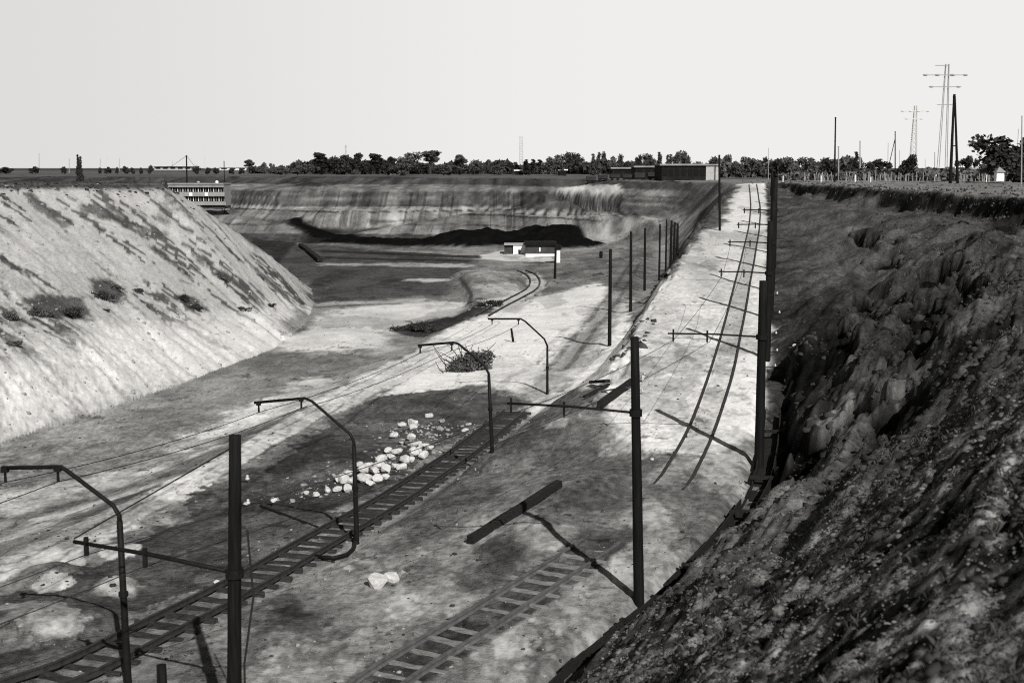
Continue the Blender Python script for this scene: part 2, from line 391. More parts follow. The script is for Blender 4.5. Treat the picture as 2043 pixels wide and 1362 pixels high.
# floor on the left
patch([(-60, 900), (0, 885), (350, 772), (560, 700), (700, 690), (800, 700), (650, 770), (480, 850), (200, 950), (-60, 1010)], .27, 1.2, 1.2, 1, .5)
patch([(380, 870), (520, 800), (640, 750), (700, 770), (560, 830), (450, 870)], .62, .6, 1.5, .9)
patch([(560, 660), (620, 640), (760, 600), (930, 600), (930, 620), (790, 655), (780, 690), (700, 700), (560, 700)], .62, 1.2, 1.6, .9, .3)
patch([(650, 760), (780, 690), (840, 690), (700, 760)], .42, .6, .8, .8)
patch([(0, 985), (250, 930), (420, 870), (450, 880), (250, 990), (0, 1080)], .48, .6, 1.2, .8)
patch([(0, 1040), (150, 985), (300, 950), (300, 965), (120, 1020), (0, 1070)], .13, .5, .8, .7)
# dark floor beyond the nose of the bank
patch([(615, 600), (620, 560), (480, 470), (560, 468), (900, 515), (960, 520), (915, 545), (905, 588), (760, 596)], .085, 1.5, 2.5, 1, .35)
patch([(620, 565), (640, 572), (720, 540), (660, 535)], .05, .8, 1.5, .7)
patch([(640, 525), (780, 524), (960, 528), (960, 533), (640, 530)], .38, .8, 1.2, .8)
patch([(800, 556), (900, 556), (895, 561), (800, 560)], .45, .5, 1.0, .8)
patch([(910, 545), (950, 540), (950, 620), (935, 620), (928, 570)], .28, .4, .8, .9)
patch([(620, 598), (850, 596), (850, 604), (620, 603)], .40, .6, 1, .9)
patch([(560, 640), (610, 622), (620, 640), (600, 665), (560, 662)], .12, .6, 1.2, .8)
# the pale terrace strip and the white ground of the middle level
patch([(0, 1112), (250, 1000), (480, 890), (640, 790), (840, 690), (940, 632), (1000, 600), (1060, 590), (1040, 640), (1000, 660), (860, 735), (700, 810), (640, 835), (560, 885), (480, 930), (330, 1020), (200, 1085), (0, 1165)], .60, .2, .5, 1, .25)
patch([(930, 640), (1000, 600), (1080, 565), (1150, 545), (1215, 570), (1260, 600), (1250, 700), (1205, 760), (1150, 790), (1050, 790), (940, 770), (840, 785), (760, 790), (850, 730)], .82, .4, 1.2, 1, .15)
patch([(1090, 590), (1150, 560), (1200, 565), (1180, 600), (1120, 640), (1080, 640)], .72, .8, 1, .8, .1)
patch([(640, 850), (760, 790), (940, 772), (1060, 800), (1010, 830), (880, 900), (700, 1010), (500, 1120), (180, 1290), (60, 1362), (-40, 1362), (-40, 1200), (200, 1100), (480, 945)], .105, .07, 1.3, 1, .6)
patch([(1040, 795), (1110, 720), (1190, 610), (1250, 530), (1290, 480), (1310, 490), (1280, 560), (1220, 650), (1150, 735), (1090, 800)], .22, .8, 1.3, .85, .6)
patch([(960, 545), (1060, 530), (1200, 520), (1300, 440), (1310, 540), (1260, 590), (1200, 560), (1150, 575), (1100, 590), (1000, 590)], .17, .8, 1.8, .9, .7)
patch([(950, 540), (1040, 535), (1050, 580), (960, 600)], .30, .8, 2, .8, .8)
patch([(780, 655), (850, 640), (930, 620), (985, 600), (1000, 612), (930, 640), (850, 672), (800, 668)], .03, .4, .9, .9, .5)
patch([(921, 552), (944, 585), (940, 606), (932, 606), (936, 588), (914, 556)], .05, .12, .15, .8)  # shade on the curved bank face drawn as a thin dark line
patch([(950, 595), (1000, 600), (985, 622), (945, 640)], .05, .5, .9, .7)
# pale blocks of chalk and sand near the left foreground
patch([(185, 1105), (215, 1085), (265, 1080), (290, 1095), (270, 1110), (215, 1120)], .5,   .03, .22, 1, .15)
patch([(115, 1120), (140, 1112), (178, 1114), (172, 1124), (120, 1126)], .45, .03, .16, 1, .15)
patch([(45, 1170), (75, 1145), (110, 1130), (145, 1140), (163, 1160), (120, 1180), (75, 1185)], .42,   .03, .22, 1, .15)
patch([(165, 1175), (200, 1155), (245, 1145), (272, 1175), (262, 1192), (200, 1190)], .45, .15, .3, 1, .3)
patch([(-20, 1220), (60, 1200), (130, 1210), (150, 1230), (110, 1260), (50, 1290), (-20, 1300)], .27, .05, 1.2, .85, .7)
patch([(320, 1040), (370, 1030), (390, 1038), (340, 1052)], .36, .15, .3, .7)
# upper track ground
patch([(1270, 1190), (1160, 1285), (1050, 1362), (560, 1400), (720, 1280), (1010, 1110), (1150, 1010), (1240, 960), (1290, 930), (1340, 830), (1400, 720), (1500, 720), (1512, 900), (1470, 985), (1400, 1075)], .27, .5, 1.2, .9, .6)
patch([(700, 1180), (900, 1190), (1020, 1160), (900, 1250), (720, 1330), (560, 1362), (500, 1330)], .30, .6, 1, .7, .5)
patch([(520, 1215), (600, 1205), (640, 1225), (590, 1250), (540, 1245)], .06, .3, .3, .9, .2)
patch([(720, 1100), (860, 1010), (960, 960), (1010, 970), (900, 1060), (800, 1120)], .12, .5, .8, .8, .5)
patch([(960, 1085), (1040, 1060), (1060, 1100), (1000, 1145), (950, 1130)], .10, .4, .5, .8, .6)
patch([(1060, 990), (1150, 960), (1240, 950), (1240, 1010), (1160, 1080), (1100, 1070)], .13, .3, .6, .8, .6)
patch([(1060, 920), (1180, 860), (1240, 850), (1240, 930), (1150, 960)], .30, .5, .9, .7, .5)
patch([(1000, 850), (1080, 830), (1120, 870), (1010, 950), (900, 1010), (950, 900)], .12, .5, .8, .7, .5)
patch([(1080, 845), (1105, 835), (1130, 838), (1128, 850), (1090, 856)], .5, .1, .1, 1, .1)
# ramp
patch([(1200, 790), (1250, 700), (1290, 610), (1350, 520), (1400, 440), (1470, 368), (1525, 366), (1531, 450), (1532, 560), (1531, 720), (1512, 880), (1430, 900), (1300, 900), (1230, 870)], .66, .25, .5, 1, .14)
patch([(1300, 680), (1400, 690), (1400, 760), (1370, 860), (1290, 830), (1270, 760)], .38, .8, 1.2, .7, .5)
patch([(1390, 500), (1440, 520), (1450, 600), (1400, 600), (1370, 560)], .33, 1.0, 1.8, .6, .5)
patch([(1360, 470), (1440, 480), (1420, 540), (1350, 540)], .33, 1.2, 2.5, .6, .5)
zone(sm(dUp, .42, .36)*sm(Y_, 36, 39)*sm(Y_, 105, 95), .44*(.8+.4*m3))
zone(sm(dUp, .75, .6)*sm(Y_, 32, 30), .10*(.4+1.2*m3))
zone(sm(dMt, .85, .6), .19*(.4+1.2*m3))
patch([(440, 940), (900, 690), (880, 680), (420, 920)], .45, .2, .3, .0)
patch([(955, 600), (1010, 590), (1050, 575), (1052, 556), (1036, 546), (1075, 546), (1092, 565), (1075, 592), (1030, 625)], .50, .3, .5, .9, .3)
patch([(1000, 575), (960, 560), (960, 585), (1010, 590)], .36, .4, 1.0, .8, .6)
# right bank: dark moist soil, with shade of hollows and scarps put into it
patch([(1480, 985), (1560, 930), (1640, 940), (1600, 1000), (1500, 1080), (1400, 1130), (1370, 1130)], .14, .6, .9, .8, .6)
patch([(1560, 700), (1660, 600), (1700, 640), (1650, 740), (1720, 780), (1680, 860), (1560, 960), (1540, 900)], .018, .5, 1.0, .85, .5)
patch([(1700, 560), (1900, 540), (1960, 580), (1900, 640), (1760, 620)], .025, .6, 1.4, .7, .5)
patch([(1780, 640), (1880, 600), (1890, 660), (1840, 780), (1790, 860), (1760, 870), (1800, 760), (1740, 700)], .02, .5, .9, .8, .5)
patch([(1890, 680), (1960, 650), (2043, 620), (2043, 640), (1960, 690), (1900, 740), (1800, 880), (1780, 860), (1860, 760)], .012, .2, .4, .95, .3)  # shadow below the bank step painted as a black strip
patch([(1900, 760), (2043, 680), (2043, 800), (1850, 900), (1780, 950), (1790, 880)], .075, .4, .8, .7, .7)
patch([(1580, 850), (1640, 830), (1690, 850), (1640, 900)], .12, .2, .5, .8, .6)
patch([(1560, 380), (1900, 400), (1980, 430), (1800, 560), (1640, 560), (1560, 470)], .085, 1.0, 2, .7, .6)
patch([(1560, 366), (1700, 378), (1900, 392), (2043, 400), (2043, 430), (1900, 412), (1700, 388), (1560, 372)], .012, .3, .8, .95, .3)  # shade of the scarp under the crest laid in as a dark band
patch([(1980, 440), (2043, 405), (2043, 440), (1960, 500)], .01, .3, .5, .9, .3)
patch([(1690, 790), (1720, 800), (1640, 880), (1560, 930), (1570, 910), (1650, 850)], .13, .15, .5, .9, .7)
patch([(1850, 690), (1875, 700), (1790, 800), (1770, 800), (1830, 730)], .10, .2, .6, .8, .7)
patch([(1400, 1120), (1480, 1040), (1560, 985), (1650, 960), (1640, 1010), (1560, 1080), (1440, 1170), (1330, 1230)], .15, .3, .8, .75, .7)
zone(HM, .008)  # hollows blackened: moist dark soil and their shade in one tone
# edge of the ramp with its flank's shade put into the colour, rock faces
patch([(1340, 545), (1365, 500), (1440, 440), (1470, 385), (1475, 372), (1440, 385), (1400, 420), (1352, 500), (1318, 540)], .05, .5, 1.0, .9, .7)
patch([(1283, 415), (1330, 418), (1372, 428), (1385, 430), (1375, 468), (1345, 480), (1345, 440), (1283, 440)], .38, .8, 1.6, .9, .6)
patch([(1230, 362), (1440, 364), (1440, 380), (1330, 420), (1240, 418), (1215, 385)], .10, 1, 2, .9, .5)
patch([(1115, 378), (1160, 374), (1228, 372), (1245, 395), (1240, 404), (1180, 392), (1120, 386)], .60, .8, 1.6, 1, .15)
patch([(1170, 470), (1230, 435), (1270, 440), (1240, 470), (1200, 490)], .26, 1, 2.5, .9, .8)
zz = GZ[sub]+.35*(m2-.5); fz_ = inpit*sm(Y_, 200, 212)*sm(X_, 34, 26); vs = fbm(X_*.5, Y_*.02+.3*m1, 4, 119, .62); vs2 = fbm(X_*.13, Y_*.02, 3, 125)
strata = fbm(X_*.01, zz*2.2, 2, 127)
def band_(z0, z1, val, e=.12): zone(fz_*sm(zz, z0-e, z0+e)*sm(zz, z1+e, z1-e), val)
band_(-14, -11.2, .07*(.6+.8*m2))
band_(-11.3, -8.35, .24*(.35+.7*vs+.7*strata)*(.55+.9*vs2))
band_(-8.45, -7.7, .30*(.7+.6*m2))
band_(-7.85, -4.9, .082*(.3+.8*vs+.8*strata)*(.4+1.2*vs2))
vs3 = fbm(X_*1.6, Y_*.02+.2*m1, 3, 129, .6)
band_(-6.45, -6.15, .20*(.3+1.2*vs2), .05); band_(-10.2, -10.0, .10*(.4+1.1*vs2), .05); band_(-8.62, -8.42, .05*(.3+1.2*vs2), .05); band_(-5.5, -5.35, .16*(.1+1.5*vs2), .05)
A *= 1-fz_*.5*sm(vs3, .60, .68)*sm(zz, -11.3, -10.8)*sm(zz, -4.8, -5.2)
band_(-4.95, -4.0, .19*(.4+1.2*m2))
band_(-4.0, -2.75, .075*(.4+1.2*vs))
band_(-2.8, 0, .06)
for q in ([(830, 426), (910, 426), (930, 455), (840, 458)], [(330, 415), (560, 415), (580, 420), (330, 424)]): patch(q, .12, 1, 2.5, .6, .4)
patch([(1115, 376), (1160, 370), (1228, 368), (1242, 388), (1180, 386), (1120, 382)], .50, .5, 1.2, 1, .1)
patch([(570, 444), (600, 440), (680, 462), (660, 470), (600, 466)], .03, .8, 1.5, .9, .4)
# left bank: brush-dark patches and washed rills
for q in ([(40, 600), (90, 588), (180, 592), (178, 625), (120, 640), (60, 625)], [(170, 560), (220, 555), (250, 590), (235, 605), (190, 580)],
          [(345, 582), (365, 580), (400, 600), (415, 620), (380, 618)], [(425, 545), (450, 540), (470, 560), (445, 562)]):
    patch(q, .05, .3, .8, .9, .4)
for a, b, wd in (((170, 420), (330, 470), 9), ((215, 430), (300, 480), 8), ((300, 490), (400, 570), 7), ((60, 400), (135, 460), 12), ((260, 420), (330, 440), 5), ((510, 540), (570, 590), 7),
                 ((0, 560), (40, 640), 10), ((25, 530), (60, 550), 4), ((60, 560), (95, 590), 5), ((350, 410), (380, 435), 5), ((395, 520), (480, 575), 5), ((360, 560), (395, 570), 4)):
    patch([(a[0], a[1]-wd), (b[0], b[1]-wd), (b[0], b[1]+wd*.6), (a[0], a[1]+wd*.6)], .075, .3, 1.0, .8, .5)
for q, v_ in (([(640, 498), (960, 510), (1110, 521), (1110, 525), (960, 515), (640, 503)], .03), ([(500, 478), (700, 486), (900, 500), (900, 503), (700, 490), (500, 481)], .16), ([(640, 512), (940, 520), (940, 523), (640, 515)], .03), ([(620, 610), (800, 604), (800, 607), (620, 613)], .14), ([(470, 462), (600, 468), (650, 480), (640, 484), (500, 474)], .03)): patch(q, v_, .4, .6, .9, .4)
zone(np.clip((H-.10)*4, 0, 1), .007*(.6+.8*m2))
zone(np.clip((H2-.3)*2, 0, 1)*.9, .05)
patch([(960, 508), (1010, 500), (1040, 508), (1105, 512), (1105, 522), (1000, 520), (960, 516)], .55, .4, .6, 1, .2)
patch([(1100, 520), (1200, 500), (1240, 520), (1200, 530), (1110, 530)], .2, .8, 1.5, .6, .6)

A *= 1+(.9*(fbm(X_*7, Y_*5, 3, 113)-.5)+.5*(fbm(X_*2.2, Y_*1.1, 4, 117, .65)-.5))*sm(Y_, 110, 40)
wallf = inpit*sm(Y_, 190, 210)*(1-np.clip((H-.15)*3, 0, 1)); A *= 1+wallf*1.5*(fbm(X_*.55, Y_*.03+GZ[sub]*.12, 4, 119, .6)-.5)
bl1 = fbm(X_*.42, Y_*.26, 6, 171, .62); bl2 = fbm(X_*.9+3, Y_*.5, 5, 173, .62); nb = flat*sm(Y_, 75, 45)
A *= 1-nb*.38*sm(bl1, .53, .57)*(1-sm(dMt, .9, .7)); A *= 1+nb*.35*sm(bl2, .56, .60); A *= 1-flat*sm(Y_, 60, 80)*.28*sm(fbm(X_*.30, Y_*.10, 5, 175, .62), .54, .58)
for ln, offs_, w_, kk in ((smoothl(mtrack2, 3), (-.55, .55), .28, .45), (smoothl(strip[1:7], 2), (.5, 1.35, 2.6), .12, .4), (smoothl([P(1045, 800, -10.8)]+mtrack2[:2], 2), (-1.6, 1.8), .35, .3)):
    dd, ss = segd(X_, Y_, ln)
    for o_ in offs_: A *= 1-kk*flat*sm(np.abs(dd*ss+o_+.12*wob), w_, w_*.4)*sm(m3, .3, .5)
# cracks and ruts
cr = np.abs(fbm(X_*.55+.5*wob, Y_*.35, 3, 123)-.5); A *= 1-.55*flat*sm(cr, .012, .003)*sm(m2, .42, .6)*sm(Y_, 150, 90)
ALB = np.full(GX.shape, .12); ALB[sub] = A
far_n = fbm(GX*.004, GY*.0015, 4, 131)
wfar = sm(GY, 330, 480)
ALB = ALB*(1-wfar)+wfar*.10*(.3+1.4*far_n)
ALB = np.clip(ALB, .006, .8)

me = bpy.data.meshes.new('ground')
n = NS*NY
me.vertices.add(n)
me.vertices.foreach_set('co', np.stack([GX, GY, GZ], -1).astype(np.float32).ravel())
idx = np.arange(n).reshape(NY, NS)
q = np.stack([idx[:-1, :-1], idx[:-1, 1:], idx[1:, 1:], idx[1:, :-1]], -1).reshape(-1, 4)
nf = len(q)
me.loops.add(nf*4); me.loops.foreach_set('vertex_index', q.ravel().astype(np.int32))
me.polygons.add(nf); me.polygons.foreach_set('loop_start', (np.arange(nf)*4).astype(np.int32))
me.polygons.foreach_set('loop_total', np.full(nf, 4, np.int32))
me.polygons.foreach_set('use_smooth', np.ones(nf, bool))
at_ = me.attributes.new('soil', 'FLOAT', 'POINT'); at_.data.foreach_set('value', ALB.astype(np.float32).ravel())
me.update(calc_edges=True)
ground = bpy.data.objects.new('ground', me); COL.objects.link(ground)
ground['kind'] = 'structure'

# ------------------------------------------------------------------ materials
def mat(name, build):
    m = bpy.data.materials.new(name); m.use_nodes = True
    nt = m.node_tree; nt.nodes.clear()
    o = nt.nodes.new('ShaderNodeOutputMaterial'); b = nt.nodes.new('ShaderNodeBsdfPrincipled')
    nt.links.new(b.outputs[0], o.inputs[0]); build(nt, b); return m
def soil(nt, b):
    N = nt.nodes.new; L = nt.links.new
    at = N('ShaderNodeAttribute'); at.attribute_name = 'soil'; sbp = N('ShaderNodeMath'); sbp.operation = 'MULTIPLY'; sbp.inputs[1].default_value = .7
    g = N('ShaderNodeNewGeometry')
    n1 = N('ShaderNodeTexNoise'); n1.inputs['Scale'].default_value = 5; n1.inputs['Detail'].default_value = 8; n1.inputs['Roughness'].default_value = .7
    n2 = N('ShaderNodeTexNoise'); n2.inputs['Scale'].default_value = .55; n2.inputs['Detail'].default_value = 9; n2.inputs['Roughness'].default_value = .72
    for k in (n1, n2): L(g.outputs['Position'], k.inputs['Vector'])
    n3 = N('ShaderNodeTexNoise'); n3.inputs['Scale'].default_value = 24; n3.inputs['Detail'].default_value = 5; n3.inputs['Roughness'].default_value = .7
    L(g.outputs['Position'], n3.inputs['Vector'])
    r1 = N('ShaderNodeMapRange'); r1.inputs[1].default_value = .3; r1.inputs[2].default_value = .7; r1.inputs[3].default_value = .5; r1.inputs[4].default_value = 1.45
    r2 = N('ShaderNodeMapRange'); r2.inputs[1].default_value = .3; r2.inputs[2].default_value = .7; r2.inputs[3].default_value = .62; r2.inputs[4].default_value = 1.32
    L(n1.outputs[0], r1.inputs[0]); L(n2.outputs[0], r2.inputs[0])
    fr = N('ShaderNodeMapRange'); fr.inputs[1].default_value = .12; fr.inputs[2].default_value = .45; fr.inputs[3].default_value = 1; fr.inputs[4].default_value = .38
    L(at.outputs['Fac'], fr.inputs[0]); xx = []
    for r_ in (r1, r2):
        x_ = N('ShaderNodeMapRange'); x_.clamp = False; x_.inputs[1].default_value = 0; x_.inputs[2].default_value = 1; x_.inputs[3].default_value = 1
        L(fr.outputs[0], x_.inputs[0]); L(r_.outputs[0], x_.inputs[4]); xx.append(x_)
    m1 = N('ShaderNodeMath'); m1.operation = 'MULTIPLY'; m2 = N('ShaderNodeMath'); m2.operation = 'MULTIPLY'
    L(at.outputs['Fac'], m1.inputs[0]); L(xx[0].outputs[0], m1.inputs[1]); L(m1.outputs[0], m2.inputs[0]); L(xx[1].outputs[0], m2.inputs[1]); L(fr.outputs[0], sbp.inputs[0])
    t = N('ShaderNodeMixRGB'); t.blend_type = 'MULTIPLY'; t.inputs[0].default_value = 1; t.inputs[2].default_value = (1, .985, .96, 1)
    L(m2.outputs[0], t.inputs[1]); L(t.outputs[0], b.inputs['Base Color'])
    b.inputs['Roughness'].default_value = 1; b.inputs['Specular IOR Level'].default_value = 0
    bp = N('ShaderNodeBump'); L(sbp.outputs[0], bp.inputs['Strength']); bp.inputs['Distance'].default_value = .16
    ad = N('ShaderNodeMath'); ad.operation = 'ADD'; L(n1.outputs[0], ad.inputs[0]); L(n2.outputs[0], ad.inputs[1])
    a3 = N('ShaderNodeMath'); a3.operation = 'MULTIPLY_ADD'; a3.inputs[1].default_value = .45; L(n3.outputs[0], a3.inputs[0]); L(ad.outputs[0], a3.inputs[2])
    L(a3.outputs[0], bp.inputs['Height']); L(bp.outputs[0], b.inputs['Normal'])
me.materials.append(mat('soil', soil))

# plain materials, each with a little grain
def plain(name, c, rough=.85, var=.35, scale=6., stretch=(1, 1, 1), warm=1.0, bump=.25, metal=0.):
    def f(nt, b):
        N = nt.nodes.new; L = nt.links.new
        tc = N('ShaderNodeTexCoord'); mp = N('ShaderNodeMapping'); mp.inputs['Scale'].default_value = stretch
        n = N('ShaderNodeTexNoise'); n.inputs['Scale'].default_value = scale; n.inputs['Detail'].default_value = 6; n.inputs['Roughness'].default_value = .65
        L(tc.outputs['Object'], mp.inputs[0]); L(mp.outputs[0], n.inputs['Vector'])
        r = N('ShaderNodeMapRange'); r.inputs[1].default_value = .3; r.inputs[2].default_value = .7
        r.inputs[3].default_value = c*(1-var); r.inputs[4].default_value = c*(1+var); L(n.outputs[0], r.inputs[0])
        t = N('ShaderNodeMixRGB'); t.blend_type = 'MULTIPLY'; t.inputs[0].default_value = 1; t.inputs[2].default_value = (1, 1-.015*warm, 1-.04*warm, 1)
        L(r.outputs[0], t.inputs[1]); L(t.outputs[0], b.inputs['Base Color'])
        b.inputs['Roughness'].default_value = rough; b.inputs['Metallic'].default_value = metal; b.inputs['Specular IOR Level'].default_value = .08
        if bump:
            bp = N('ShaderNodeBump'); bp.inputs['Strength'].default_value = bump; bp.inputs['Distance'].default_value = .03
            L(n.outputs[0], bp.inputs['Height']); L(bp.outputs[0], b.inputs['Normal'])
    return mat(name, f)
TAR = plain('tarred_wood', .008, .7, .6, 4, (6, 6, .4), bump=.6)
IRON = plain('dark_iron', .010, .55, .4, 9)
WIRE = plain('wire', .02, .6, .1, 3, bump=0)
PORC = plain('porcelain', .5, .35, .08, 3, bump=0)
RAILM = plain('rusty_rail', .035, .5, .4, 7)
RAILD = plain('dusty_rail', .10, .7, .35, 5)
SLEEP = plain('sleeper_wood', .035, .9, .6, 5, (1, 8, 8), bump=.6)
SLEED = plain('pale_sleeper_wood', .20, .9, .5, 5, (1, 8, 8), bump=.6)
ROCKM = plain('chalk_rock', .52, .9, .22, 3.5, bump=.8)
ROCKG = plain('grey_rock', .26, .9, .35, 3.5, bump=.8)
WOODO = plain('old_timber', .018, .85, .6, 4, (1, 6, 6), bump=.6)
WOODG = plain('grey_plank', .10, .85, .5, 4, (1, 6, 6), bump=.6)
LEAFD = plain('dark_leaves', .036, .8, .6, 1.2, bump=0)
LEAFG = plain('hazy_leaves', .080, .8, .6, 1.2, bump=0)  # lighter leaf tone standing in for haze over far trees
LEAFP = plain('grey_leaves', .10, .8, .6, 1.2, bump=0)
BARK = plain('bark', .04, .9, .3, 3)
GRASSM = plain('dry_grass', .075, .85, .6, 2.0, bump=0)
CLODM = plain('soil_clod', .036, .95, .6, 3, bump=.5)
WALLP = plain('pale_wall', .27, .8, .15, .6)
WALLD = plain('dark_wall', .05, .8, .4, .6)
ROOFG = plain('grey_roof', .24, .8, .25, .5)
GLASSD = plain('dark_glass', .010, .25, .2, 1, bump=0)
WHITE = plain('white_paint', .8, .7, .1, 1, bump=0)
STEELP = plain('hazed_steel', .55, .7, .1, 1, bump=0)  # pale tone stands in for distance haze on far steel and walls
STEELG = plain('grey_steel', .28, .7, .1, 1, bump=0)
CONC = plain('concrete', .36, .9, .2, 2)

# ------------------------------------------------------------------ builders
V = Vector
class MB:
    def __init__(s): s.v = []; s.f = []
    def box(s, c, ax, ay, az):
        c, ax, ay, az = V(c), V(ax), V(ay), V(az); i = len(s.v)
        for a in (-1, 1):
            for b in (-1, 1):
                for d in (-1, 1): s.v.append(c+a*ax+b*ay+d*az)
        for q in ((0, 1, 3, 2), (4, 6, 7, 5), (0, 4, 5, 1), (2, 3, 7, 6), (0, 2, 6, 4), (1, 5, 7, 3)): s.f.append([i+k for k in q])
        return s
    def bx(s, x0, x1, y0, y1, z0, z1):
        return s.box(((x0+x1)/2, (y0+y1)/2, (z0+z1)/2), ((x1-x0)/2, 0, 0), (0, (y1-y0)/2, 0), (0, 0, (z1-z0)/2))
    def bar(s, a, b, w, h=None, up=(0, 0, 1)):
        a, b = V(a), V(b); h = h or w; d = (b-a); e = d.normalized(); sd = e.cross(V(up))
        if sd.length < 1e-3: sd = e.cross(V((1, 0, 0)))
        sd.normalize(); u = sd.cross(e)
        return s.box((a+b)/2, d/2, sd*w/2, u*h/2)
    def tube(s, pts, rad, n=8, jit=0.):
        pts = [V(p) for p in pts]
        if not isinstance(rad, (list, tuple)): rad = [rad]*len(pts)
        i0 = len(s.v); ref = V((.3, .2, 1)).normalized()
        for k, p in enumerate(pts):
            t = (pts[min(k+1, len(pts)-1)]-pts[max(k-1, 0)]).normalized()
            a = t.cross(ref)
            if a.length < .05: a = t.cross(V((1, 0, 0)))
            a.normalize(); b = t.cross(a); r = rad[k]
            for m in range(n):
                w = 2*math.pi*m/n; rr = r*(1+random.uniform(-jit, jit))
                s.v.append(p+a*math.cos(w)*rr+b*math.sin(w)*rr)
        for k in range(len(pts)-1):
            for m in range(n):
                a = i0+k*n+m; b = i0+k*n+(m+1) % n; s.f.append([a, b, b+n, a+n])
        s.f.append([i0+m for m in range(n)][::-1]); e = i0+(len(pts)-1)*n; s.f.append([e+m for m in range(n)])
        return s
    def ball(s, c, r, n=8, m=5, sc=(1, 1, 1)):
        c = V(c); i0 = len(s.v)
        for a in range(m+1):
            ph = math.pi*a/m
            for b in range(n):
                th = 2*math.pi*b/n
                s.v.append(c+V((math.sin(ph)*math.cos(th)*r*sc[0], math.sin(ph)*math.sin(th)*r*sc[1], math.cos(ph)*r*sc[2])))
        for a in range(m):
            for b in range(n):
                p = i0+a*n+b; q = i0+a*n+(b+1) % n; s.f.append([p, p+n, q+n, q])
        return s
    def mesh(s, name, m, org=(0, 0, 0), smooth=False):
        me = bpy.data.meshes.new(name); o = V(org)
        me.from_pydata([tuple(V(p)-o) for p in s.v], [], s.f); me.materials.append(m)
        if smooth: me.polygons.foreach_set('use_smooth', [True]*len(me.polygons))
        me.update(); return me
    def build(s, name, m, parent=None, org=None, smooth=False):
        if org is None: org = parent['_o'] if parent is not None else (0, 0, 0)
        o = bpy.data.objects.new(name, s.mesh(name, m, org, smooth)); COL.objects.link(o)
        if parent is not None: o.parent = parent; o['_o'] = list(org)
        else: o.location = org
        return o
def thing(name, loc, label, cat, group=None):
    o = bpy.data.objects.new(name, None); COL.objects.link(o); o.location = loc; o['_o'] = list(loc)
    o.empty_display_size = .3
    return tag(o, label, cat, group)
def tag(o, label, cat, group=None, kind=None):
    if label: o['label'] = label
    if cat: o['category'] = cat
    if group: o['group'] = group
    if kind: o['kind'] = kind
    return o
def copy_thing(root, loc, rz=0, sc=(1, 1, 1)):
    r = root.copy(); COL.objects.link(r); r.location = loc; r.rotation_euler = (0, 0, rz); r.scale = sc
    for ch in root.children:
        c = ch.copy(); COL.objects.link(c); c.parent = r
        for g in ch.children:
            d = g.copy(); COL.objects.link(d); d.parent = c
    return r
ORD = 'first second third fourth fifth sixth seventh eighth ninth tenth eleventh twelfth thirteenth fourteenth fifteenth sixteenth seventeenth eighteenth nineteenth twentieth'.split()
def onplane(px, py, base, d):     # sight line against the upright plane through base along d
    r = ray(px, py); det = r[0]*(-d[1])-(-d[0])*r[1]
    t = (base[0]*(-d[1])+d[0]*base[1])/det
    return V((r[0]*t, r[1]*t, r[2]*t))
def atY(px, py, Y):
    r = ray(px, py); t = Y/r[1]; return V((r[0]*t, Y, r[2]*t))

# ------------------------------------------------------------------ railway tracks
def resample(line, step, y0, y1):
    out = []; acc = 0.
    for a, b in zip(line[:-1], line[1:]):
        a, b = V(a), V(b); L = (b-a).length; t = acc
        while t < L:
            p = a+(b-a)*(t/L)
            if y0 <= p.y <= y1: out.append(p)
            t += step
        acc = t-L
    return out
def smoothline(l, it=3):
    l = [V(p) for p in l]
    for _ in range(it):
        l = [l[0]]+[q for a, b in zip(l[:-1], l[1:]) for q in (a*.75+b*.25, a*.25+b*.75)]+[l[-1]]
    return l
def rails(track, line, gauge, y0, y1, top, m, head=.055, foot=.10, h=.12, sink=None, end=None):
    pts = [p for p in smoothline(line) if y0 <= p.y <= y1]
    pts2 = []
    for k, p in enumerate(pts):
        if not pts2 or (p-pts2[-1]).length > .35: pts2.append(p)
    for s in (-1, 1):
        b = MB(); prof = [(-foot/2, -h), (foot/2, -h), (foot/2, -h+.018), (.012, -h+.03), (.012, -.035), (head/2, -.028), (head/2, 0), (-head/2, 0), (-head/2, -.028), (-.012, -.035), (-.012, -h+.03), (-foot/2, -h+.018)]
        n = len(prof)
        for k, p in enumerate(pts2):
            t = pts2[min(k+1, len(pts2)-1)]-pts2[max(k-1, 0)]; t.z = 0; t.normalize(); sd = V((t.y, -t.x, 0))
            wv = (vn(np.array([p.y*.12]), np.array([s*3.]), 5)[0]-.5)*.05
            dip = max(0, (sink-p.y)*.05) if sink else (max(0, p.y-end)*.045 if end else 0)
            for (a, z) in prof: b.v.append(p+sd*(s*gauge/2+a+wv)+V((0, 0, top+z+wv*.5-dip)))
        for k in range(len(pts2)-1):
            for i in range(n):
                a = k*n+i; c = k*n+(i+1) % n; b.f.append([a, c, c+n, a+n])
        b.build('rail', m, track)
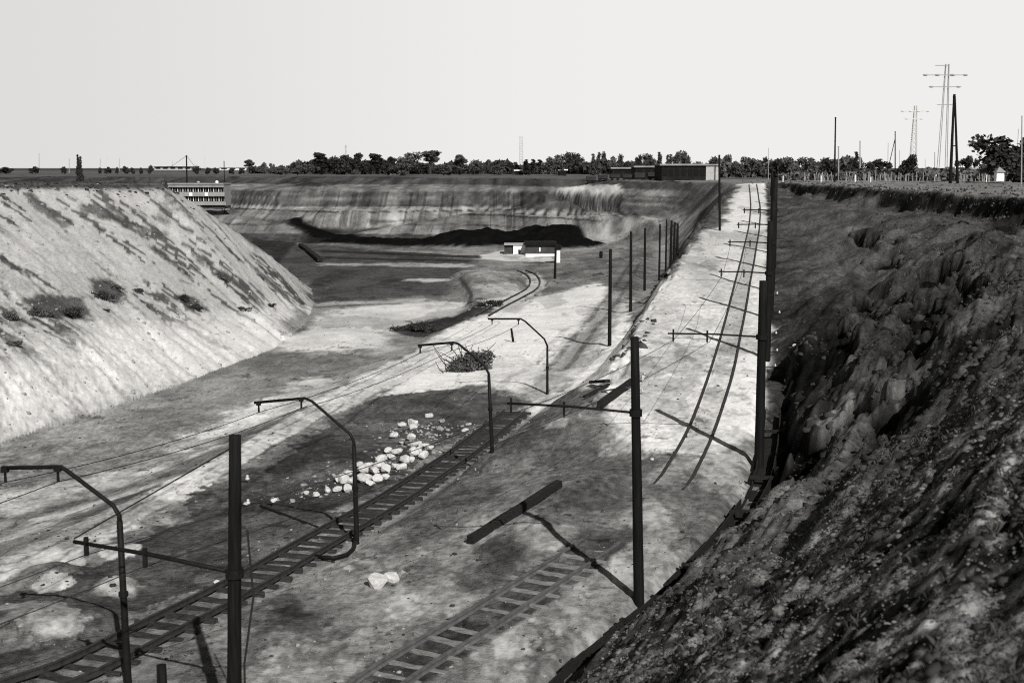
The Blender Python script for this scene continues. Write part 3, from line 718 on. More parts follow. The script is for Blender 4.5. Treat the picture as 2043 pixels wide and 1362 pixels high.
def sleepers(track, line, y0, y1, step, m, length=1.42, lift=.03, skip=.0, fade=None):
    meshes = []
    for v_ in range(4):
        b = MB(); L = length*random.uniform(.9, 1.08)/2
        b.box((0, 0, 0), (L, 0, 0), (0, .07, 0), (0, 0, .07))
        bm = bmesh.new(); me_ = b.mesh('sleeper', m); bm.from_mesh(me_)
        bmesh.ops.subdivide_edges(bm, edges=[e for e in bm.edges if abs((e.verts[0].co-e.verts[1].co).x) > .5], cuts=5)
        for v in bm.verts: v.co += V((random.uniform(-.03, .03), random.uniform(-.018, .018), random.uniform(-.016, .012)))
        bm.to_mesh(me_); bm.free(); meshes.append(me_)
    o0 = V(track['_o'])
    pts = resample(smoothline(line), step, y0, y1)[:98]
    for k, p in enumerate(pts):
        if random.random() < skip: continue
        q = pts[min(k+1, len(pts)-1)]-pts[max(k-1, 0)]
        o = bpy.data.objects.new('sleeper', meshes[k % 4]); COL.objects.link(o); o.parent = track
        o.location = p-o0+V((random.uniform(-.04, .04), random.uniform(-.05, .05), lift-.07+random.uniform(-.025, .03)-(max(0, p.y-fade)*.018 if fade else 0)))
        if fade and p.y > fade and random.random() < (p.y-fade)*.12: o.location.z -= .08
        o.rotation_euler = (random.uniform(-.02, .02), random.uniform(-.02, .02), math.atan2(q.y, q.x)-math.pi/2+random.uniform(-.05, .05))
t = thing('railway_track', M(682, 1057), 'bare railway track on dark sleepers running up from the lower left corner to the sand', 'railway track')
rails(t, mtrack, .92, 9, 58, .145, RAILM)
sleepers(t, mtrack, 10, 57, .66, SLEEP, lift=.035)
t = thing('railway_track', R(1040, 1190), 'dusty half-buried railway track that climbs the pale ramp beside the row of masts', 'railway track')
rails(t, upper, .88, 9, 31.5, .13, RAILD, head=.075, end=27.5)
rails(t, upper, .86, 34, 156, .075, RAILM, head=.08, sink=36.5)
sleepers(t, upper, 9, 30.0, .62, SLEED, lift=.028, skip=.05, fade=28.6)
t = thing('railway_track', curve[5], 'short curved track bending left at the foot of the pale ground', 'railway track')
rails(t, curve, 1.0, 100, 150, .12, RAILM, head=.16)

# ------------------------------------------------------------------ masts
def mast(base, top, r, label, arm=None, dirv=None, hang=(), stay=None, ins=(), lean=None, group='straight wooden trolley masts', name='trolley_mast', conduit=False, hlen=.16):
    base = V(base); t = thing(name, base, label, 'mast', group)
    n = 7; pts = [base+V((0, 0, -.4))]+[base.lerp(V(top), k/n) for k in range(n+1)]
    rad = [r*1.15]+[r*(1.15-.25*k/n) for k in range(n+1)]
    MB().tube(pts, rad, 12, .03).build('post', TAR, t, smooth=True)
    tp = V(top)
    if arm:
        a0 = onplane(arm[0], arm[1], base, dirv); a1 = onplane(arm[2], arm[3], base, dirv)
        az = (a0.z-base.z)/max(tp.z-base.z, .1); c0 = base.lerp(tp, az)
        mid = (c0+a1)/2+V((0, 0, .03))
        MB().tube([c0, mid, a1], [arm[4], arm[4], arm[4]*.9], 8).build('arm', IRON, t, smooth=True)
        MB().tube([c0+V((0, 0, -.07)), c0+V((0, 0, .07))], r*1.35, 12).build('clamp_band', IRON, t)
        for q in hang:
            h = a1.lerp(c0, q)
            b = MB(); b.box(h+V((0, 0, -hlen*.25)), (arm[4]*.9, 0, 0), (0, arm[4]*.9, 0), (0, 0, hlen)); b.build('wire_hanger', IRON, t)
        if stay: MB().tube([tp+V((0, 0, -.15)), a1+V((0, 0, .05))], .012, 5).build('stay_wire', WIRE, t)
    for (dz_, sd) in ins:
        c = tp+V((sd*(r+.07), -.04, -dz_)); b = MB(); b.ball(c+V((0, 0, .02)), .022, 8, 5).ball(c+V((0, 0, -.015)), .034, 8, 5, (1, 1, .7)); i_ = b.build('insulator', PORC, t, smooth=True)
        MB().bar(tp+V((0, 0, -dz_-.06)), c+V((0, 0, -.06)), .02).build('bracket', IRON, t)
    if conduit:
        MB().tube([tp+V((.05+r, -.05, -1.4)), tp+V((.12+r, -.08, -2.4)), V((base.x+r+.13, base.y-.1, (base.z+tp.z)/2-.8)), V((base.x+r+.12, base.y-.1, base.z))], .016, 6).build('hanging_cable', WIRE, t)
    return t
def up(b, px_top, py_top):        # the top of an upright that stands at b
    p = atY(px_top, py_top, b[1]); return V((p.x, b[1], p.z))
d0 = V((-.87, .49)); dr = V((-1, .03))
b0 = atY(468, 1600, 18.6); b0.z = gz(b0.x, b0.y)
mast(b0, up(b0, 469, 868), .10, 'nearest black wooden mast with a long arm and stay wire to the left', (455, 1142, 148, 1080, .035), V((-.872, .49)), (.08, .46), True, ((.62, 1), (.98, 1)), conduit=True, hlen=.15)
b1 = G(1275, 1208)
mast(b1, up(b1, 1266, 672), .098, 'tall black wooden mast at the ditch with a thin arm over the upper track', (1262, 822, 1012, 804, .026), V((-.945, .33)), (.03, .45), False, ((.85, 1), (1.1, 1)), hlen=.16)
b2 = G(1514, 935)
m2_ = mast(b2, up(b2, 1523, 560), .13, 'black mast on the right edge of the ramp studded with white insulators', (1518, 672, 1332, 665, .026), dr, (.06, .42), False, ((.35, 2), (.9, 2.4), (1.5, 2), (2.0, 2.2), (2.45, 2)), hlen=.17)
ramp_masts = [(1533, 720, 1537, 455, (1532, 545, 1434, 542)), (1538, None, 0, 0, (1532, 485, 1452, 483)), (1540, None, 0, 0, (1532, 449, 1470, 448)), (1541, None, 0, 0, (1532, 420, 1482, 419)),
              (1537, None, 0, 0, None), (1541, None, 0, 0, None), (1538, None, 0, 0, None), (1540, None, 0, 0, None), (1536, None, 0, 0, None), (1534, None, 0, 0, None)]
Ys = [52.6, 62, 70.5, 79.5, 88, 97, 106, 116, 127, 139]
wire_pts = []
for k, (rm, Y) in enumerate(zip(ramp_masts, Ys)):
    b = atY(rm[0], 600, Y); b.z = gz(b.x, b.y)
    top = b+V((0, 0, 5.6 if k < 3 else max(2.4, -.0085*Y-b.z)))
    mast(b, top, .13 if k < 3 else .15, '%s mast up the ramp behind the insulator-studded one%s' % (ORD[k], ', with a thin arm' if rm[4] else ''),
         (rm[4]+(.028+.002*k,)) if rm[4] else None, dr, (.05, .5) if rm[4] else (), False, hlen=.16)
row = [(1216, 690, 1218, 497), (1258, 622, 1259, 462), (1286, 580, 1287, 455), (1315, 560, 1317, 447), (1328, 542, 1330, 438), (1338, 530, 1340, 440), (1345, 516, 1346, 443), (1351, 506, 1352, 446)]
for k, q in enumerate(row):
    b = V(G(q[0], q[1])); 
    mast(b, up(b, q[2], q[3]), .10 if k < 3 else .095, '%s bare post, counted from the nearest, in the row left of the ramp' % ORD[k], group='bare posts left of the ramp', name='wooden_post')
b = V(G(1436, 460)); mast(b, up(b, 1435, 309), .085, 'lone slim post standing on the left edge of the pale ramp', group=None, name='wooden_post')
b = V(G(1107, 556)); mast(b, up(b, 1109, 488), .12, 'short post in front of the black heap beside the pale pillar', group=None, name='wooden_post')
b = V(G(340, 1420)); b = atY(330, 1500, 17.0); b.z = gz(b.x, b.y); mast(b, up(b, 322, 1326), .075, 'blurred stub of a post at the bottom edge right of the bare track', group=None, name='wooden_post')
b = V(G(1024, 682)); mast(b, up(b, 1020, 655), .07, 'short leaning stake alone on the white ground', group=None, name='stake')

# hooped masts with a bent pipe arm over the bare track
hoops = [('nearest bent-pipe mast standing over the bare track at the left', (256, 1372), [(238, 1028), (226, 1008), (133, 938), (122, 931), (5, 933)], .062, .038, (.04, .94)),
         ('second bent-pipe mast rising from the bare track beside the pale boulders', (712, 1085), [(706, 882), (699, 866), (622, 800), (608, 794), (508, 803)], .062, .036, (.08, .93)),
         ('third bent-pipe mast with its arm over the brush on the white ground', (982, 903), [(975, 745), (966, 728), (915, 686), (905, 683), (834, 689)], .06, .038, (.06, .95)),
         ('farthest bent-pipe mast standing alone on the white ground', (1092, 786), [(1092, 690), (1086, 676), (1048, 641), (1039, 636), (974, 636)], .06, .042, (.12, .93))]
dh = V((-.94, .34)).normalized(); hang_pts = []
for lab, bs, path, r0, r1, hp in hoops:
    b = V(G(*bs)); t = thing('trolley_mast', b, lab, 'mast', 'bent-pipe masts along the bare track')
    w = [onplane(p[0], p[1], b, dh) for p in path]
    MB().tube([b+V((0, 0, -.3)), b, b.lerp(w[0], .5), b.lerp(w[0], .97)], [r0*1.1, r0*1.1, r0*.95, r0*.85], 10).build('post', IRON, t, smooth=True)
    MB().tube([b.lerp(w[0], .95)]+w, [r1*1.15, r1*1.1]+[r1]*(len(w)-1), 10).build('bent_arm', IRON, t, smooth=True)
    c = b.lerp(w[0], .55); MB().tube([c-V((0, 0, .04)), c+V((0, 0, .04))], r0*1.35, 10).build('clamp_band', IRON, t)
    hh_ = []
    for q in hp:
        h = w[-1].lerp(w[-2], q); hh_.append(h-V((0, 0, .26)))
        MB().box(h-V((0, 0, .03)), (r1*1.5, 0, 0), (0, r1*1.5, 0), (0, 0, r1*1.3)).tube([h, h-V((0, 0, .26))], [.02, .028], 6).build('wire_hanger', IRON, t)
    hang_pts.append(hh_)
    if 'second' in lab:
        g0 = [G(*q) for q in ((712, 1072), (707, 1098), (694, 1112), (665, 1120), (628, 1117))]
        MB().tube([V(p)+V((0, 0, .09+.04*(k == 0))) for k, p in enumerate(g0)], .05, 8).build('curved_foot', IRON, t, smooth=True)
def wire(name, pts, label, sag=.25, r=.010, group=None):
    b = MB(); out_ = []
    for a, c in zip(pts[:-1], pts[1:]):
        for k in range(8):
            t = k/8; out_.append(V(a).lerp(V(c), t)-V((0, 0, sag*4*t*(1-t))))
    out_.append(V(pts[-1])); b.tube(out_, r, 5); o = b.build(name, WIRE, None, org=out_[0]); tag(o, label, 'wire', group)
for k in (0, 1):
    a = hang_pts[0][k]; first = a+(a-hang_pts[1][k])*.9
    wire('trolley_wire', [first]+[h[k] for h in hang_pts], ('outer' if k == 0 else 'inner')+' thin wire slung under the bent-pipe arms', .12, .009, 'wires under the bent-pipe arms')
am = []
for bb, arm, dv in ((b0, (148, 1080, 455, 1142), V((-.872, .49))), (b1, (1012, 804, 1262, 822), V((-.945, .33))), (b2, (1332, 665, 1518, 672), dr)):
    am.append((onplane(arm[0], arm[1], bb, dv), onplane(arm[2], arm[3], bb, dv)))
am.append((onplane(1434, 542, atY(1541, 600, 52.6), dr), onplane(1532, 545, atY(1541, 600, 52.6), dr)))
am.append((onplane(1452, 483, atY(1538, 600, 62), dr), onplane(1532, 485, atY(1538, 600, 62), dr)))
for k, q in ((0, .06), (1, .45)):
    pts_ = [a.lerp(b, q)-V((0, 0, .2)) for a, b in am]; pts_ = [pts_[0]+(pts_[0]-pts_[1])*.7]+pts_
    wire('trolley_wire', pts_, ('outer' if k == 0 else 'inner')+' thin wire slung under the arms above the upper track', .10, .008, 'wires above the upper track')

# ------------------------------------------------------------------ lying timbers, trough, barrel
def timber(a, b, w, h, m, label, lift=0., name='fallen_beam', group=None, sub=8):
    a = V(a)+V((0, 0, lift+h/2)); b = V(b)+V((0, 0, lift+h/2))
    mb = MB(); n = sub; e = (b-a).normalized(); sd = e.cross(V((0, 0, 1))).normalized(); u = sd.cross(e)
    for k in range(n+1):
        p = a.lerp(b, k/n)
        for (x, y) in ((-1, -1), (1, -1), (1, 1), (-1, 1)):
            mb.v.append(p+sd*x*w/2*random.uniform(.9, 1.06)+u*y*h/2*random.uniform(.88, 1.06))
    for k in range(n):
        for i in range(4):
            p = k*4+i; q = k*4+(i+1) % 4; mb.f.append([p, q, q+4, p+4])
    mb.f.append([3, 2, 1, 0]); mb.f.append([n*4, n*4+1, n*4+2, n*4+3])
    o = mb.build(name, m, None, org=a); tag(o, label, 'beam', group); return o
timber(G(938, 1086), G(1116, 972), .19, .19, WOODO, 'thick dark beam lying alone between the two tracks', .02)
timber(G(1197, 815), G(1262, 768), .24, .2, WOODO, 'dark beam lying behind the tall mast at the lower left edge of the ramp', .05)
timber(G(1165, 800), G(1215, 775), .10, .08, WOODO, 'short plank on the debris left of the thick beam at the ramp edge', .12, 'loose_plank')
timber(G(1180, 770), G(1212, 768), .22, .12, WOODO, 'blackened block topmost on the debris at the ramp edge', .1, 'loose_plank')
timber(G(1150, 812), G(1180, 800), .16, .08, WOODG, 'lowest grey plank of the debris at the ramp edge', .05, 'loose_plank')
timber(G(1160, 795), G(1262, 782), .08, .06, WOODG, 'long thin plank crossing the debris at the ramp edge', .16, 'loose_plank')
timber(G(600, 492), G(639, 523), .7, .4, WOODO, 'long dark pipe-like beam lying on the pit floor beyond the pale bank', .1)
timber(G(520, 1010), G(655, 1062), .07, .06, WOODO, 'thin crooked pole lying on dark ground left of the bare track', .0, 'loose_pole')
# drainage trough in the ditch
dt = thing('drainage_trough', toe[4], 'dark wooden drainage trough with cross braces along the foot of the right bank', 'trough')
tl = [V(p) for p in smoothline(toe[1:9], 2) if 15 < p[1] < 46]
def offs(l, d, z):
    out_ = []
    for k, p in enumerate(l):
        t_ = l[min(k+1, len(l)-1)]-l[max(k-1, 0)]; t_.z = 0; t_.normalize(); out_.append(V((p.x+t_.y*d, p.y-t_.x*d, p.z+z)))
    return out_
segs = []
for name_, d, z0, z1, w in (('side_board', .12, -.22, .04, .04), ('side_board', .62, -.22, .10, .04), ('floor_board', .37, -.26, -.22, .45)):
    l = offs(tl, d, 0); b = MB()
    for k, (p, q) in enumerate(zip(l[:-1], l[1:])):
        g = random.uniform(-.035, .035)
        if vn(np.array([k*.23]), np.array([d*3]), 7)[0] > .62: g -= .2
        b.bar(p+V((0, 0, (z0+z1)/2+g)), q+V((0, 0, (z0+z1)/2+g)), w, z1-z0)
    b.build(name_, WOODO, dt)
l0, l1 = offs(tl, .04, .03), offs(tl, .74, .06)
acc = 0
for k in range(1, len(l0)):
    acc += (l0[k]-l0[k-1]).length
    if acc > 3.3:
        acc = 0; MB().bar(l0[k], l1[k], .11, .09).build('cross_brace', WOODO, dt)
        MB().bar(l1[k]+V((0, 0, -.3)), l1[k]+V((.06, -.05, .32)), .08, .08).build('stake', WOODO, dt)

# ------------------------------------------------------------------ rocks
def rock_mesh(m, seed, flat=.75, sub=2):
    rr = random.Random(seed); bm = bmesh.new(); bmesh.ops.create_icosphere(bm, subdivisions=sub, radius=1)
    planes = [V((rr.gauss(0, 1), rr.gauss(0, 1), rr.gauss(0, 1))).normalized() for _ in range(9)]
    for v in bm.verts:
        for p in planes:
            d = v.co.dot(p)
            if d > .56: v.co -= p*(d-.56)*.92
        v.co *= 1+rr.uniform(-.05, .05); v.co.z *= flat
    me_ = bpy.data.meshes.new('rock'); bm.to_mesh(me_); bm.free(); me_.materials.append(m); return me_
RM = [rock_mesh(ROCKM, s, .8) for s in range(6)]; RGm = [rock_mesh(ROCKG, s+20, .7) for s in range(3)]
def rock(px, py, rpx, label, group=None, grey=False, sink=.25, name='boulder'):
    p = V(G(px, py+rpx*.5)); r = rpx*p.y/2600
    me_ = random.choice(RGm if grey else RM)
    o = bpy.data.objects.new(name, me_); COL.objects.link(o)
    o.location = p+V((0, 0, r*.8*(1-sink)-r*.25)); o.scale = (r*random.uniform(.95, 1.2), r*random.uniform(.8, 1), r*random.uniform(.8, 1.05))
    o.rotation_euler = (random.uniform(-.3, .3), random.uniform(-.3, .3), random.uniform(0, 6.28)); tag(o, label, 'boulder', group)
pile = [(915, 250, 40), (825, 275, 30), (912, 292, 36), (765, 360, 36), (830, 415, 30), (905, 375, 36), (940, 430, 40), (975, 445, 32), (1015, 440, 36), (1055, 460, 30), (710, 485, 36),
        (790, 490, 46), (735, 530, 36), (920, 500, 52), (1000, 520, 46), (660, 555, 50), (850, 555, 50), (900, 560, 36), (770, 610, 40), (820, 612, 40), (560, 600, 42), (690, 630, 50), (515, 640, 54),
        (530, 700, 56), (622, 712, 46), (692, 700, 36), (345, 715, 48), (385, 672, 42), (302, 720, 32), (410, 722, 36), (300, 800, 34), (380, 790, 46), (220, 800, 36), (600, 650, 40), (640, 600, 42), (480, 600, 34), (560, 740, 34), (960, 480, 34)]
for zx, zy, r in pile:
    rock(600+zx*.2447, 780+zy*.2447, r*.2447*1.3, 'pale angular boulder in the long heap left of the bare track', 'pale boulders heaped beside the bare track', sink=.1)
for px, py, r, lab, grey in [(856, 827, 9, 'single pale boulder behind the top end of the boulder heap', False), (877, 853, 10, 'greyish boulder on the right shoulder of the boulder heap', True), (893, 856, 7, 'small grey boulder at the far right of the boulder heap', True),
                      (929, 856, 9, 'pale boulder between the heap and the bare track', False), (935, 845, 6, 'small round stone behind the pale boulder beside the bare track', False), (853, 863, 8, 'grey boulder behind the upper part of the heap', True),
                      (882, 838, 9, 'flat dusky slab behind the boulder heap', True), (630, 984, 10, 'pale boulder at the lower left end of the heap', False), (611, 982, 8, 'small white boulder leading away from the heap', False),
                      (583, 997, 8, 'grey stone second in the line leading away from the heap', True), (545, 997, 9, 'outermost pale stone of the line leading left from the heap', False), (752, 1156, 29, 'largest white boulder alone between the two tracks', False),
                      (779, 1146, 22, 'white boulder touching the largest one between the two tracks', False), (800, 1142, 17, 'grey boulder just right of the white pair between the tracks', True), (432, 1160, 8, 'pale stone beside the nearest mast next to the bare track', False),
                      (1286, 745, 4, 'small white stone at the upper right of the tall mast', False), (1310, 895, 5, 'white stone on the soil left of the ramp track', False), (1300, 915, 5, 'lower flat white stone left of the ramp track', False),
                      (1283, 752, 6, 'white stone right against the tall mast', False), (1585, 687, 5, 'small white stone at the foot of the right bank near the far mast', False), (491, 1005, 7, 'white stone showing right of the nearest mast', False)]:
    rock(px, py, r, lab, None, grey)

# ------------------------------------------------------------------ foliage
def leaves(blobs, n, size, rnd, flatness=1.0, hollow=.55):
    v, f = [], []
    tot = sum(b[3]**2 for b in blobs)
    for b in blobs:
        k = max(6, int(n*b[3]**2/tot))
        for _ in range(k):
            th = rnd.uniform(0, 6.283); cz = rnd.uniform(-1, 1); sr = math.sqrt(1-cz*cz); r = b[3]*rnd.uniform(hollow, 1.08)
            c = V((b[0]+r*sr*math.cos(th), b[1]+r*sr*math.sin(th), b[2]+r*cz*(b[4] if len(b) > 4 else 1)))
            a = V((rnd.gauss(0, 1), rnd.gauss(0, 1), rnd.gauss(0, 1))).normalized(); bb = a.cross(V((rnd.gauss(0, 1), rnd.gauss(0, 1), rnd.gauss(0, 1)))).normalized()
            s = size*rnd.uniform(.6, 1.4); i = len(v)
            v += [c-a*s, c+bb*s*.7, c+a*s, c-bb*s*.7]; f.append([i, i+1, i+2, i+3])
    return v, f
def tree_proto(kind, seed, m, n=1700):
    rnd = random.Random(seed); bl = []; tr = MB()
    if kind == 'round':
        tr.tube([(0, 0, -.03), (0.01, 0, .3), (.0, 0, .6)], [.035, .028, .012], 6)
        for _ in range(13): th = rnd.uniform(0, 6.28); r = rnd.uniform(0, .30); bl.append((r*math.cos(th), r*math.sin(th), rnd.uniform(.34, .84), rnd.uniform(.12, .2)))
        for _ in range(4): q = rnd.choice(bl); tr.tube([(0, 0, .3), (q[0]*.6, q[1]*.6, q[2]-.1), q[:3]], [.018, .012, .005], 5)
        sz = .035
    elif kind == 'bushy':
        tr.tube([(0, 0, -.03), (0, 0, .3)], [.04, .02], 6)
        for _ in range(14): th = rnd.uniform(0, 6.28); r = rnd.uniform(0, .42); bl.append((r*math.cos(th), r*math.sin(th), rnd.uniform(.15, .80-.5*r), rnd.uniform(.13, .2)))
        sz = .038
    elif kind == 'column':
        tr.tube([(0, 0, -.03), (0, 0, .5)], [.025, .01], 6)
        for k in range(12): bl.append((rnd.uniform(-.03, .03), rnd.uniform(-.03, .03), .12+.07*k, .10*(1-.055*k)*rnd.uniform(.85, 1.2)))
        sz = .022
    elif kind == 'tuft':
        tr.tube([(0, 0, -.03), (.015, 0, .4), (0, 0, .8)], [.03, .022, .012], 6)
        for _ in range(9): th = rnd.uniform(0, 6.28); r = rnd.uniform(0, .11); bl.append((r*math.cos(th), r*math.sin(th), rnd.uniform(.58, .90), rnd.uniform(.07, .11)))
        for _ in range(5): th = rnd.uniform(0, 6.28); r = rnd.uniform(.05, .18); bl.append((r*math.cos(th), r*math.sin(th), rnd.uniform(.3, .6), rnd.uniform(.05, .09)))
        sz = .028
    elif kind == 'umbrella':
        tr.tube([(0, 0, -.03), (.03, 0, .25), (-.04, 0, .5)], [.04, .03, .015], 6)
        for k in range(4): th = k*1.6; tr.tube([(.02, 0, .3), (.3*math.cos(th), .3*math.sin(th), .62)], [.02, .008], 5)
        for _ in range(16): th = rnd.uniform(0, 6.28); r = rnd.uniform(0, .62); bl.append((r*math.cos(th), r*math.sin(th), rnd.uniform(.58, .86-.2*r), rnd.uniform(.10, .16)))
        sz = .035
    else:  # cone
        tr.tube([(0, 0, -.03), (0, 0, .9)], [.03, .005], 6)
        for k in range(14): bl.append((rnd.uniform(-.02, .02), rnd.uniform(-.02, .02), .1+.062*k, .24*(1-.07*k)))
        sz = .03
    v, f = leaves(bl, n, sz*1.25, rnd, hollow=.3); mb = MB(); mb.v, mb.f = v, f
    root = bpy.data.objects.new('tree', None); root['_o'] = [0, 0, 0]
    COL.objects.link(root)
    tr.build('trunk', BARK, root, org=(0, 0, 0)); mb.build('crown', m, root, org=(0, 0, 0))
    return root
protos = {}
def tree(kind, tone, px, ytop, ybase, wpx, Y, label, group=None, name='tree', n=1700):
    m = {'d': LEAFD, 'g': LEAFG, 'p': LEAFP}[tone]; var = random.randint(0, 2); key = (kind, tone, var)
    b = atY(px, ybase, Y); z = gz(b.x, b.y) if Y < 480 else b.z
    b = V((b.x, Y, min(z, b.z)+.0)) if Y < 480 else b
    top = atY(px, ytop, Y).z; h = top-b.z
    if key not in protos: protos[key] = tree_proto(kind, hash(kind) % 7+var*13+5 if False else {'round': 1, 'bushy': 2, 'column': 3, 'tuft': 4, 'umbrella': 5, 'cone': 6}[kind]*31+var*7, m, n); r = protos[key]
    else: r = copy_thing(protos[key], b)
    ref = {'round': .80, 'bushy': 1.0, 'column': .24, 'tuft': .42, 'umbrella': 1.35, 'cone': .48}[kind]
    sxy = (wpx*1.25*Y/2600)/ref; h *= {'round': 1., 'bushy': 1.05}.get(kind, 1.)
    r.name = name; r.location = b; r.scale = (sxy, sxy, h); r.rotation_euler = (0, 0, random.uniform(0, 6.28))
    tag(r, label, 'tree', group); return r
GL = 'trees along the distant treeline'
TL = [  # kind, tone, px, top, base, width
 ('tuft', 'g', 498, 317, 343, 20), ('round', 'p', 527, 323, 342, 14), ('round', 'p', 543, 325, 342, 12), ('bushy', 'g', 516, 332, 343, 26), ('bushy', 'g', 560, 333, 343, 36), ('round', 'g', 594, 317, 344, 22),
 ('bushy', 'g', 608, 326, 345, 30), ('tuft', 'd', 641, 303, 349, 34), ('bushy', 'd', 640, 318, 350, 36), ('bushy', 'd', 672, 309, 351, 40), ('bushy', 'd', 690, 305, 351, 42), ('tuft', 'd', 714, 304, 350, 24), ('bushy', 'd', 722, 320, 350, 34),
 ('tuft', 'd', 752, 305, 350, 34), ('bushy', 'd', 745, 317, 350, 40), ('bushy', 'd', 772, 322, 350, 30), ('tuft', 'd', 780, 311, 350, 22), ('round', 'g', 815, 304, 350, 42), ('bushy', 'g', 808, 322, 350, 46), ('bushy', 'd', 836, 322, 350, 34),
 ('tuft', 'g', 858, 300, 350, 40), ('bushy', 'd', 858, 322, 350, 38), ('bushy', 'g', 885, 326, 350, 34), ('tuft', 'g', 917, 307, 350, 28), ('bushy', 'd', 915, 323, 350, 40), ('bushy', 'g', 947, 315, 350, 32), ('bushy', 'd', 968, 322, 350, 30), ('tuft', 'g', 975, 317, 350, 14),
 ('bushy', 'g', 995, 325, 350, 34), ('bushy', 'g', 1020, 330, 350, 28), ('column', 'd', 1050, 316, 350, 14), ('column', 'd', 1063, 315, 350, 14), ('column', 'd', 1076, 316, 350, 16), ('bushy', 'g', 1098, 310, 350, 34), ('round', 'g', 1112, 308, 350, 32),
 ('round', 'd', 1137, 303, 350, 26), ('round', 'd', 1153, 305, 350, 24), ('bushy', 'g', 1168, 320, 350, 30), ('column', 'g', 1184, 304, 350, 13), ('column', 'g', 1193, 300, 350, 11), ('round', 'd', 1205, 303, 350, 16), ('bushy', 'g', 1222, 309, 350, 28),
 ('round', 'g', 1238, 308, 350, 18), ('bushy', 'd', 1250, 320, 350, 30), ('round', 'd', 1272, 306, 350, 15), ('round', 'g', 1295, 307, 350, 36), ('column', 'g', 1315, 300, 345, 13), ('column', 'g', 1331, 306, 345, 11), ('column', 'g', 1337, 305, 345, 12),
 ('round', 'g', 1350, 301, 345, 18), ('round', 'g', 1367, 301, 345, 22), ('bushy', 'p', 1395, 318, 345, 26), ('round', 'g', 1419, 310, 350, 28), ('round', 'g', 1448, 307, 355, 26), ('bushy', 'g', 1470, 318, 355, 30), ('round', 'g', 1495, 312, 356, 38),
 ('round', 'd', 1520, 311, 356, 24), ('bushy', 'd', 1552, 313, 356, 34), ('round', 'g', 1575, 311, 356, 34), ('bushy', 'd', 1597, 312, 356, 34), ('round', 'g', 1618, 314, 356, 34), ('bushy', 'd', 1644, 309, 356, 34), ('bushy', 'g', 1665, 312, 356, 34),
 ('round', 'g', 1688, 312, 356, 34), ('column', 'd', 1708, 299, 352, 14), ('bushy', 'g', 1728, 330, 358, 40), ('bushy', 'g', 1780, 336, 358, 36), ('bushy', 'g', 1850, 331, 358, 30), ('bushy', 'g', 1900, 336, 358, 40), ('bushy', 'g', 1955, 330, 358, 46), ('bushy', 'g', 1880, 334, 358, 26)]
KN = {'tuft': 'high-crowned', 'round': 'rounded', 'bushy': 'low bushy', 'column': 'slim upright', 'umbrella': 'broad spreading', 'cone': 'conical'}
TN = {'d': 'black', 'g': 'dark', 'p': 'hazy pale'}
def place(px):
    for x, s in ((610, 'above the far left end of the dark terrace'), (760, 'above the left part of the terraces'), (900, 'above the middle of the terraces'), (1045, 'left of the pale lattice mast'), (1130, 'right of the pale lattice mast'), (1260, 'behind the wagons'),
                 (1405, 'behind the long shed'), (1530, 'beyond the top of the ramp'), (1660, 'between the ramp and the tall dark pole'), (1800, 'between the tall dark pole and the small pylon'), (2100, 'behind the garden plots under the large pylon')):
        if px < x: return s
cnt = {}
TL.sort(key=lambda q: q[2])
for q in TL: k = (q[0], q[1], place(q[2])); cnt[k] = cnt.get(k, 0)+1
seen = {}
for kind, tone, px, yt, yb, w in TL:
    k = (kind, tone, place(px)); seen[k] = seen.get(k, 0)+1
    lab = '%s %s tree %s' % (TN[tone], KN[kind], place(px))
    if cnt[k] > 1: lab = '%s %s' % (ORD[seen[k]-1], lab)+' from the left' if len(lab.split()) < 13 else '%s %s' % (ORD[seen[k]-1], lab)
    Y = random.uniform(360, 470) if px < 1380 else random.uniform(250, 330)
    tree(kind, tone, px, yt, yb, w, Y, lab, GL)
tree('column', 'd', 156, 304, 342, 9, 300, 'left and taller half of the lone black column-shaped tree pair', None)
tree('column', 'd', 161, 308, 342, 9, 301, 'right and shorter half of the lone black column-shaped tree pair', None)
tree('umbrella', 'd', 1757, 314, 362, 52, 200, 'flat leaning black tree right of the slim upright tree', None, n=1500)
tree('round', 'd', 1816, 306, 358, 30, 210, 'small dark tree below the smaller pylon', None)
tree('bushy', 'd', 1798, 325, 358, 24, 211, 'low dark shrub left of the small tree below the smaller pylon', None)
tree('umbrella', 'd', 1924, 307, 358, 44, 212, 'small black tree seen through the foot of the split pole', None)
big = tree('round', 'd', 1996, 270, 362, 92, 165, 'largest black tree, full ragged crown, at the far right', None)
tree('cone', 'd', 2036, 268, 362, 40, 168, 'tall dark conical tree cut by the right edge', None)
for k, (px, yt, w) in enumerate([(12, 332, 30), (70, 330, 20), (128, 331, 13), (199, 333, 8), (216, 331, 14), (234, 332, 9), (250, 330, 13), (264, 333, 9), (281, 333, 9), (300, 328, 10), (395, 330, 14), (414, 333, 12), (430, 333, 13), (464, 333, 12), (480, 334, 12)]):
    tree('bushy', 'd', px, yt, 339, w, 420, '%s small dark bush along the horizon of the left plain' % ORD[k], 'bushes dotted along the left horizon', 'bush')
for k, (px, yt, yb, w) in enumerate([(245, 344, 350, 10), (268, 344, 352, 16), (300, 346, 353, 18), (330, 345, 352, 14), (180, 346, 352, 18)]):
    tree('bushy', 'd', px, yt, yb, w, 200, '%s low shrub on the field behind the left bank crest' % ORD[k], 'shrubs on the field behind the left bank', 'shrub')

